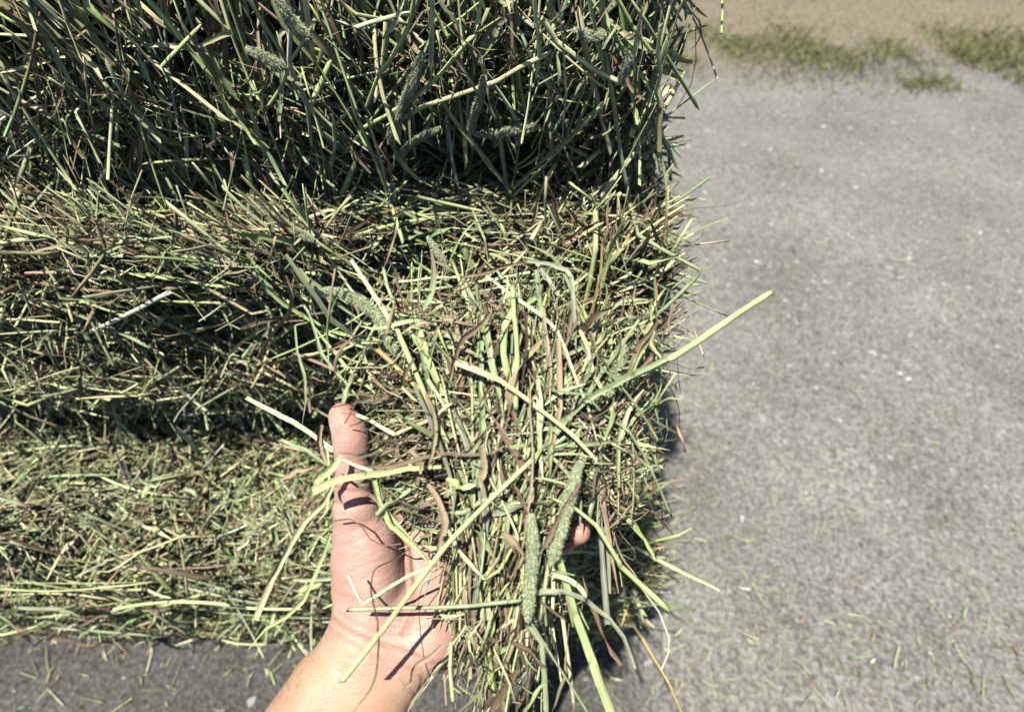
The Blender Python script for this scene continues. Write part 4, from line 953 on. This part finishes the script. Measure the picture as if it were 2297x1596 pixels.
    cells = np.zeros((nx - 1, ny - 1, nz - 1), np.int8)
    for i in (0, 1):
        for j in (0, 1):
            for k in (0, 1): cells += ins[i:nx - 1 + i, j:ny - 1 + j, k:nz - 1 + k]
    act = (cells > 0) & (cells < 8)
    ids = -np.ones(act.shape, np.int64); ci = np.argwhere(act); ids[act] = np.arange(len(ci))
    acc = np.zeros((len(ci), 3)); cnt = np.zeros(len(ci))
    corners = [(i, j, k) for i in (0, 1) for j in (0, 1) for k in (0, 1)]
    for a in corners:
        for ax_ in range(3):
            if a[ax_] == 1: continue
            b = list(a); b[ax_] = 1
            fa = Fd[ci[:, 0] + a[0], ci[:, 1] + a[1], ci[:, 2] + a[2]]; fb = Fd[ci[:, 0] + b[0], ci[:, 1] + b[1], ci[:, 2] + b[2]]
            m = (fa < 0) != (fb < 0)
            t = np.where(m, fa / np.where(m, fa - fb, 1), 0)
            pa = np.array(a, float)[None] + t[:, None] * (np.array(b, float) - np.array(a))[None]
            acc[m] += pa[m]; cnt[m] += 1
    Vv = (ci + acc / cnt[:, None]) * H + np.array([ax[0][0], ax[1][0], ax[2][0]])
    Q = []
    for a in range(3):
        s0 = [slice(1, -1)] * 3; s0[a] = slice(0, -1); s1 = [slice(1, -1)] * 3; s1[a] = slice(1, None)
        A = ins[tuple(s0)]; B = ins[tuple(s1)]
        e = np.argwhere(A != B); fl = A[A != B]
        o = np.ones(3, int); o[a] = 0; e = e + o
        b_, c_ = (a + 1) % 3, (a + 2) % 3
        def cell(db, dc):
            q = e.copy(); q[:, b_] -= db; q[:, c_] -= dc; return ids[q[:, 0], q[:, 1], q[:, 2]]
        q = np.stack([cell(1, 1), cell(0, 1), cell(0, 0), cell(1, 0)], -1)
        q[~fl] = q[~fl][:, ::-1]
        Q.append(q)
    Q = np.concatenate(Q)
    # relax
    E = np.concatenate([Q[:, [0, 1]], Q[:, [1, 2]], Q[:, [2, 3]], Q[:, [3, 0]]])
    deg = np.bincount(E.ravel(), minlength=len(Vv)).astype(float)
    for it in range(6):
        nb = np.zeros_like(Vv)
        for c in range(3):
            nb[:, c] = np.bincount(E[:, 0], Vv[E[:, 1], c], len(Vv)) + np.bincount(E[:, 1], Vv[E[:, 0], c], len(Vv))
        Vv += (nb / deg[:, None] - Vv) * (.6 if it % 2 == 0 else -.5)
    # normals
    fn = np.cross(Vv[Q[:, 2]] - Vv[Q[:, 0]], Vv[Q[:, 3]] - Vv[Q[:, 1]])
    nv = np.zeros_like(Vv)
    for c in range(3):
        for j in range(4): nv[:, c] += np.bincount(Q[:, j], fn[:, c], len(Vv))
    nv = norm(nv)
    # creases, traced where the photo shows them
    px = CX + Vv[:, 0] / Vv[:, 2] * F; py = CY - Vv[:, 1] / Vv[:, 2] * F
    front = (nv[:, 2] * np.sign((nv * (Vv * 0 + [0, 0, 1])).sum(1)[np.argmin(Vv[:, 2])]) > .0)
    def cdist(poly):
        best = np.full(len(Vv), 1e9)
        for (x0, y0), (x1, y1) in zip(poly[:-1], poly[1:]):
            dx, dy = x1 - x0, y1 - y0
            t = np.clip(((px - x0) * dx + (py - y0) * dy) / (dx * dx + dy * dy), 0, 1)
            best = np.minimum(best, np.hypot(px - x0 - t * dx, py - y0 - t * dy))
        return best
    CR = [([(770, 1019), (800, 1024), (832, 1020)], 3.2, .7), ([(775, 1029), (806, 1033), (830, 1030)], 2.6, .4),
          ([(752, 1093), (790, 1102), (835, 1096)], 3.6, .8), ([(750, 1124), (790, 1134), (840, 1124)], 4, .9),
          ([(748, 1150), (790, 1160), (830, 1172)], 3, .35),
          ([(912, 1175), (925, 1240), (932, 1310), (928, 1370), (905, 1420)], 5, 1.5),
          ([(898, 1190), (908, 1260), (912, 1330), (900, 1390)], 3, .6),
          ([(745, 1385), (790, 1420), (850, 1442), (915, 1462), (975, 1490)], 4.5, 1.0),
          ([(758, 1372), (805, 1402), (860, 1418), (920, 1420)], 3.4, .6),
          ([(738, 1405), (780, 1440), (840, 1470), (920, 1500), (960, 1530)], 3.4, .6),
          ([(870, 1400), (930, 1408), (990, 1392)], 3, .5),
          ([(860, 1490), (900, 1520), (935, 1560)], 3.5, .5), ([(930, 1470), (950, 1510), (940, 1560)], 3.2, .45),
          ([(741, 1320), (790, 1345), (850, 1352)], 3, .3), ([(745, 1230), (800, 1212), (860, 1180)], 3, .3),
          ([(745, 1262), (800, 1245), (850, 1222)], 2.6, .22), ([(752, 1290), (810, 1270), (870, 1250)], 2.6, .22),
          ([(748, 1205), (790, 1190), (842, 1160)], 2.6, .25), ([(762, 1315), (820, 1296), (880, 1280)], 2.6, .2),
          ([(742, 942), (750, 955), (755, 975)], 2.2, .6), ([(757, 940), (762, 958), (762, 975)], 2.2, .25)]
    rs = np.random.default_rng(3)
    for i in range(80):       # short fine thenar lines
        x, y = rs.uniform(750, 880), rs.uniform(1180, 1390); L = rs.uniform(18, 55); a = -.45 + rs.normal() * .35
        CR.append(([(x, y), (x + L * math.cos(a), y + L * math.sin(a))], 1.9, .14))
    for i in range(40):
        x, y = rs.uniform(780, 960), rs.uniform(1410, 1540); L = rs.uniform(25, 70); a = .55 + rs.normal() * .4
        CR.append(([(x, y), (x + L * math.cos(a), y + L * math.sin(a))], 2.2, .15))
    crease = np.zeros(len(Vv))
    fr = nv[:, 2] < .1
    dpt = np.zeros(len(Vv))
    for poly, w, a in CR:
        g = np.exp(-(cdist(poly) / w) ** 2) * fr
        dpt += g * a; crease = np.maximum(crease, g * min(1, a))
    # low, soft swellings
    dpt -= .5 * sn(Vv, 120) * fr * .5
    Vv = Vv - nv * (dpt * .00105)[:, None]
    # pigment: pinker palm, tanner forearm
    t = np.clip(((py - 1400) * .8 - (px - 800) * .45 + 20) / 120, 0, 1)[:, None]
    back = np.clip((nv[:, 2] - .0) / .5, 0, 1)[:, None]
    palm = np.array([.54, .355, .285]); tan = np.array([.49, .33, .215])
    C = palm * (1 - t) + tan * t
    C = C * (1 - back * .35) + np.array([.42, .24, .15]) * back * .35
    tipm = np.exp(-((px - 772) ** 2 + (py - 935) ** 2) / 42 ** 2)[:, None]
    C = C * (1 - .5 * tipm) + np.array([.62, .28, .20]) * .5 * tipm
    fing = np.clip((px - 1060) / 120, 0, 1)[:, None]
    C = C * (1 - .6 * fing) + np.array([.60, .27, .19]) * .6 * fing
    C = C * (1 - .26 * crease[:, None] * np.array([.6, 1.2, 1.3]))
    nail = (np.exp(-(((px - 748) / 9) ** 2 + ((py - 955) / 20) ** 2) ** 2))[:, None]
    C = C * (1 - .6 * nail) + np.array([.68, .46, .42]) * .6 * nail
    root = CAM + cc(900, 1450, .30) @ np.array([RIGHT, UP, FWD])
    Wv = CAM + Vv @ np.array([RIGHT, UP, FWD]) - root
    # camera space is left-handed in (right, up, depth): flip winding
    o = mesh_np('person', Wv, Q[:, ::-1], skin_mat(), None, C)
    o.location = root
    tag(o, 'person holding out a bare left hand, palm up, thumb raised, fingers under the hay', 'person')
    # fine dark hairs on the outer side of the forearm
    cand = np.where((py > 1430) & (py < 1800) & (nv[:, 0] < -.3) & (nv[:, 2] < .75))[0]
    if len(cand):
        s = rs.choice(cand, 420); s = s[np.argsort(rs.random(420))]
        n = nv[s]; dirf = norm(n * .55 + np.array([.35, .75, 0])[None] * 1 + rs.normal(size=(420, 3)) * .3)
        L = rs.uniform(.004, .010, 420)
        a0 = Vv[s]; P = np.stack([a0, a0 + dirf * (L * .5)[:, None], a0 + norm(dirf - n * .25) * L[:, None]], 1)
        P = CAM + P @ np.array([RIGHT, UP, FWD]) - root
        h = Acc(); h.strands(P, np.array([[.000035, .00003, .00001]] * 420), np.tile([.12, .08, .05], (420, 3, 1)), 'thin')
        ho = h.build('arm_hair', M_HEAD, o); ho['kind'] = 'stuff'
hand()
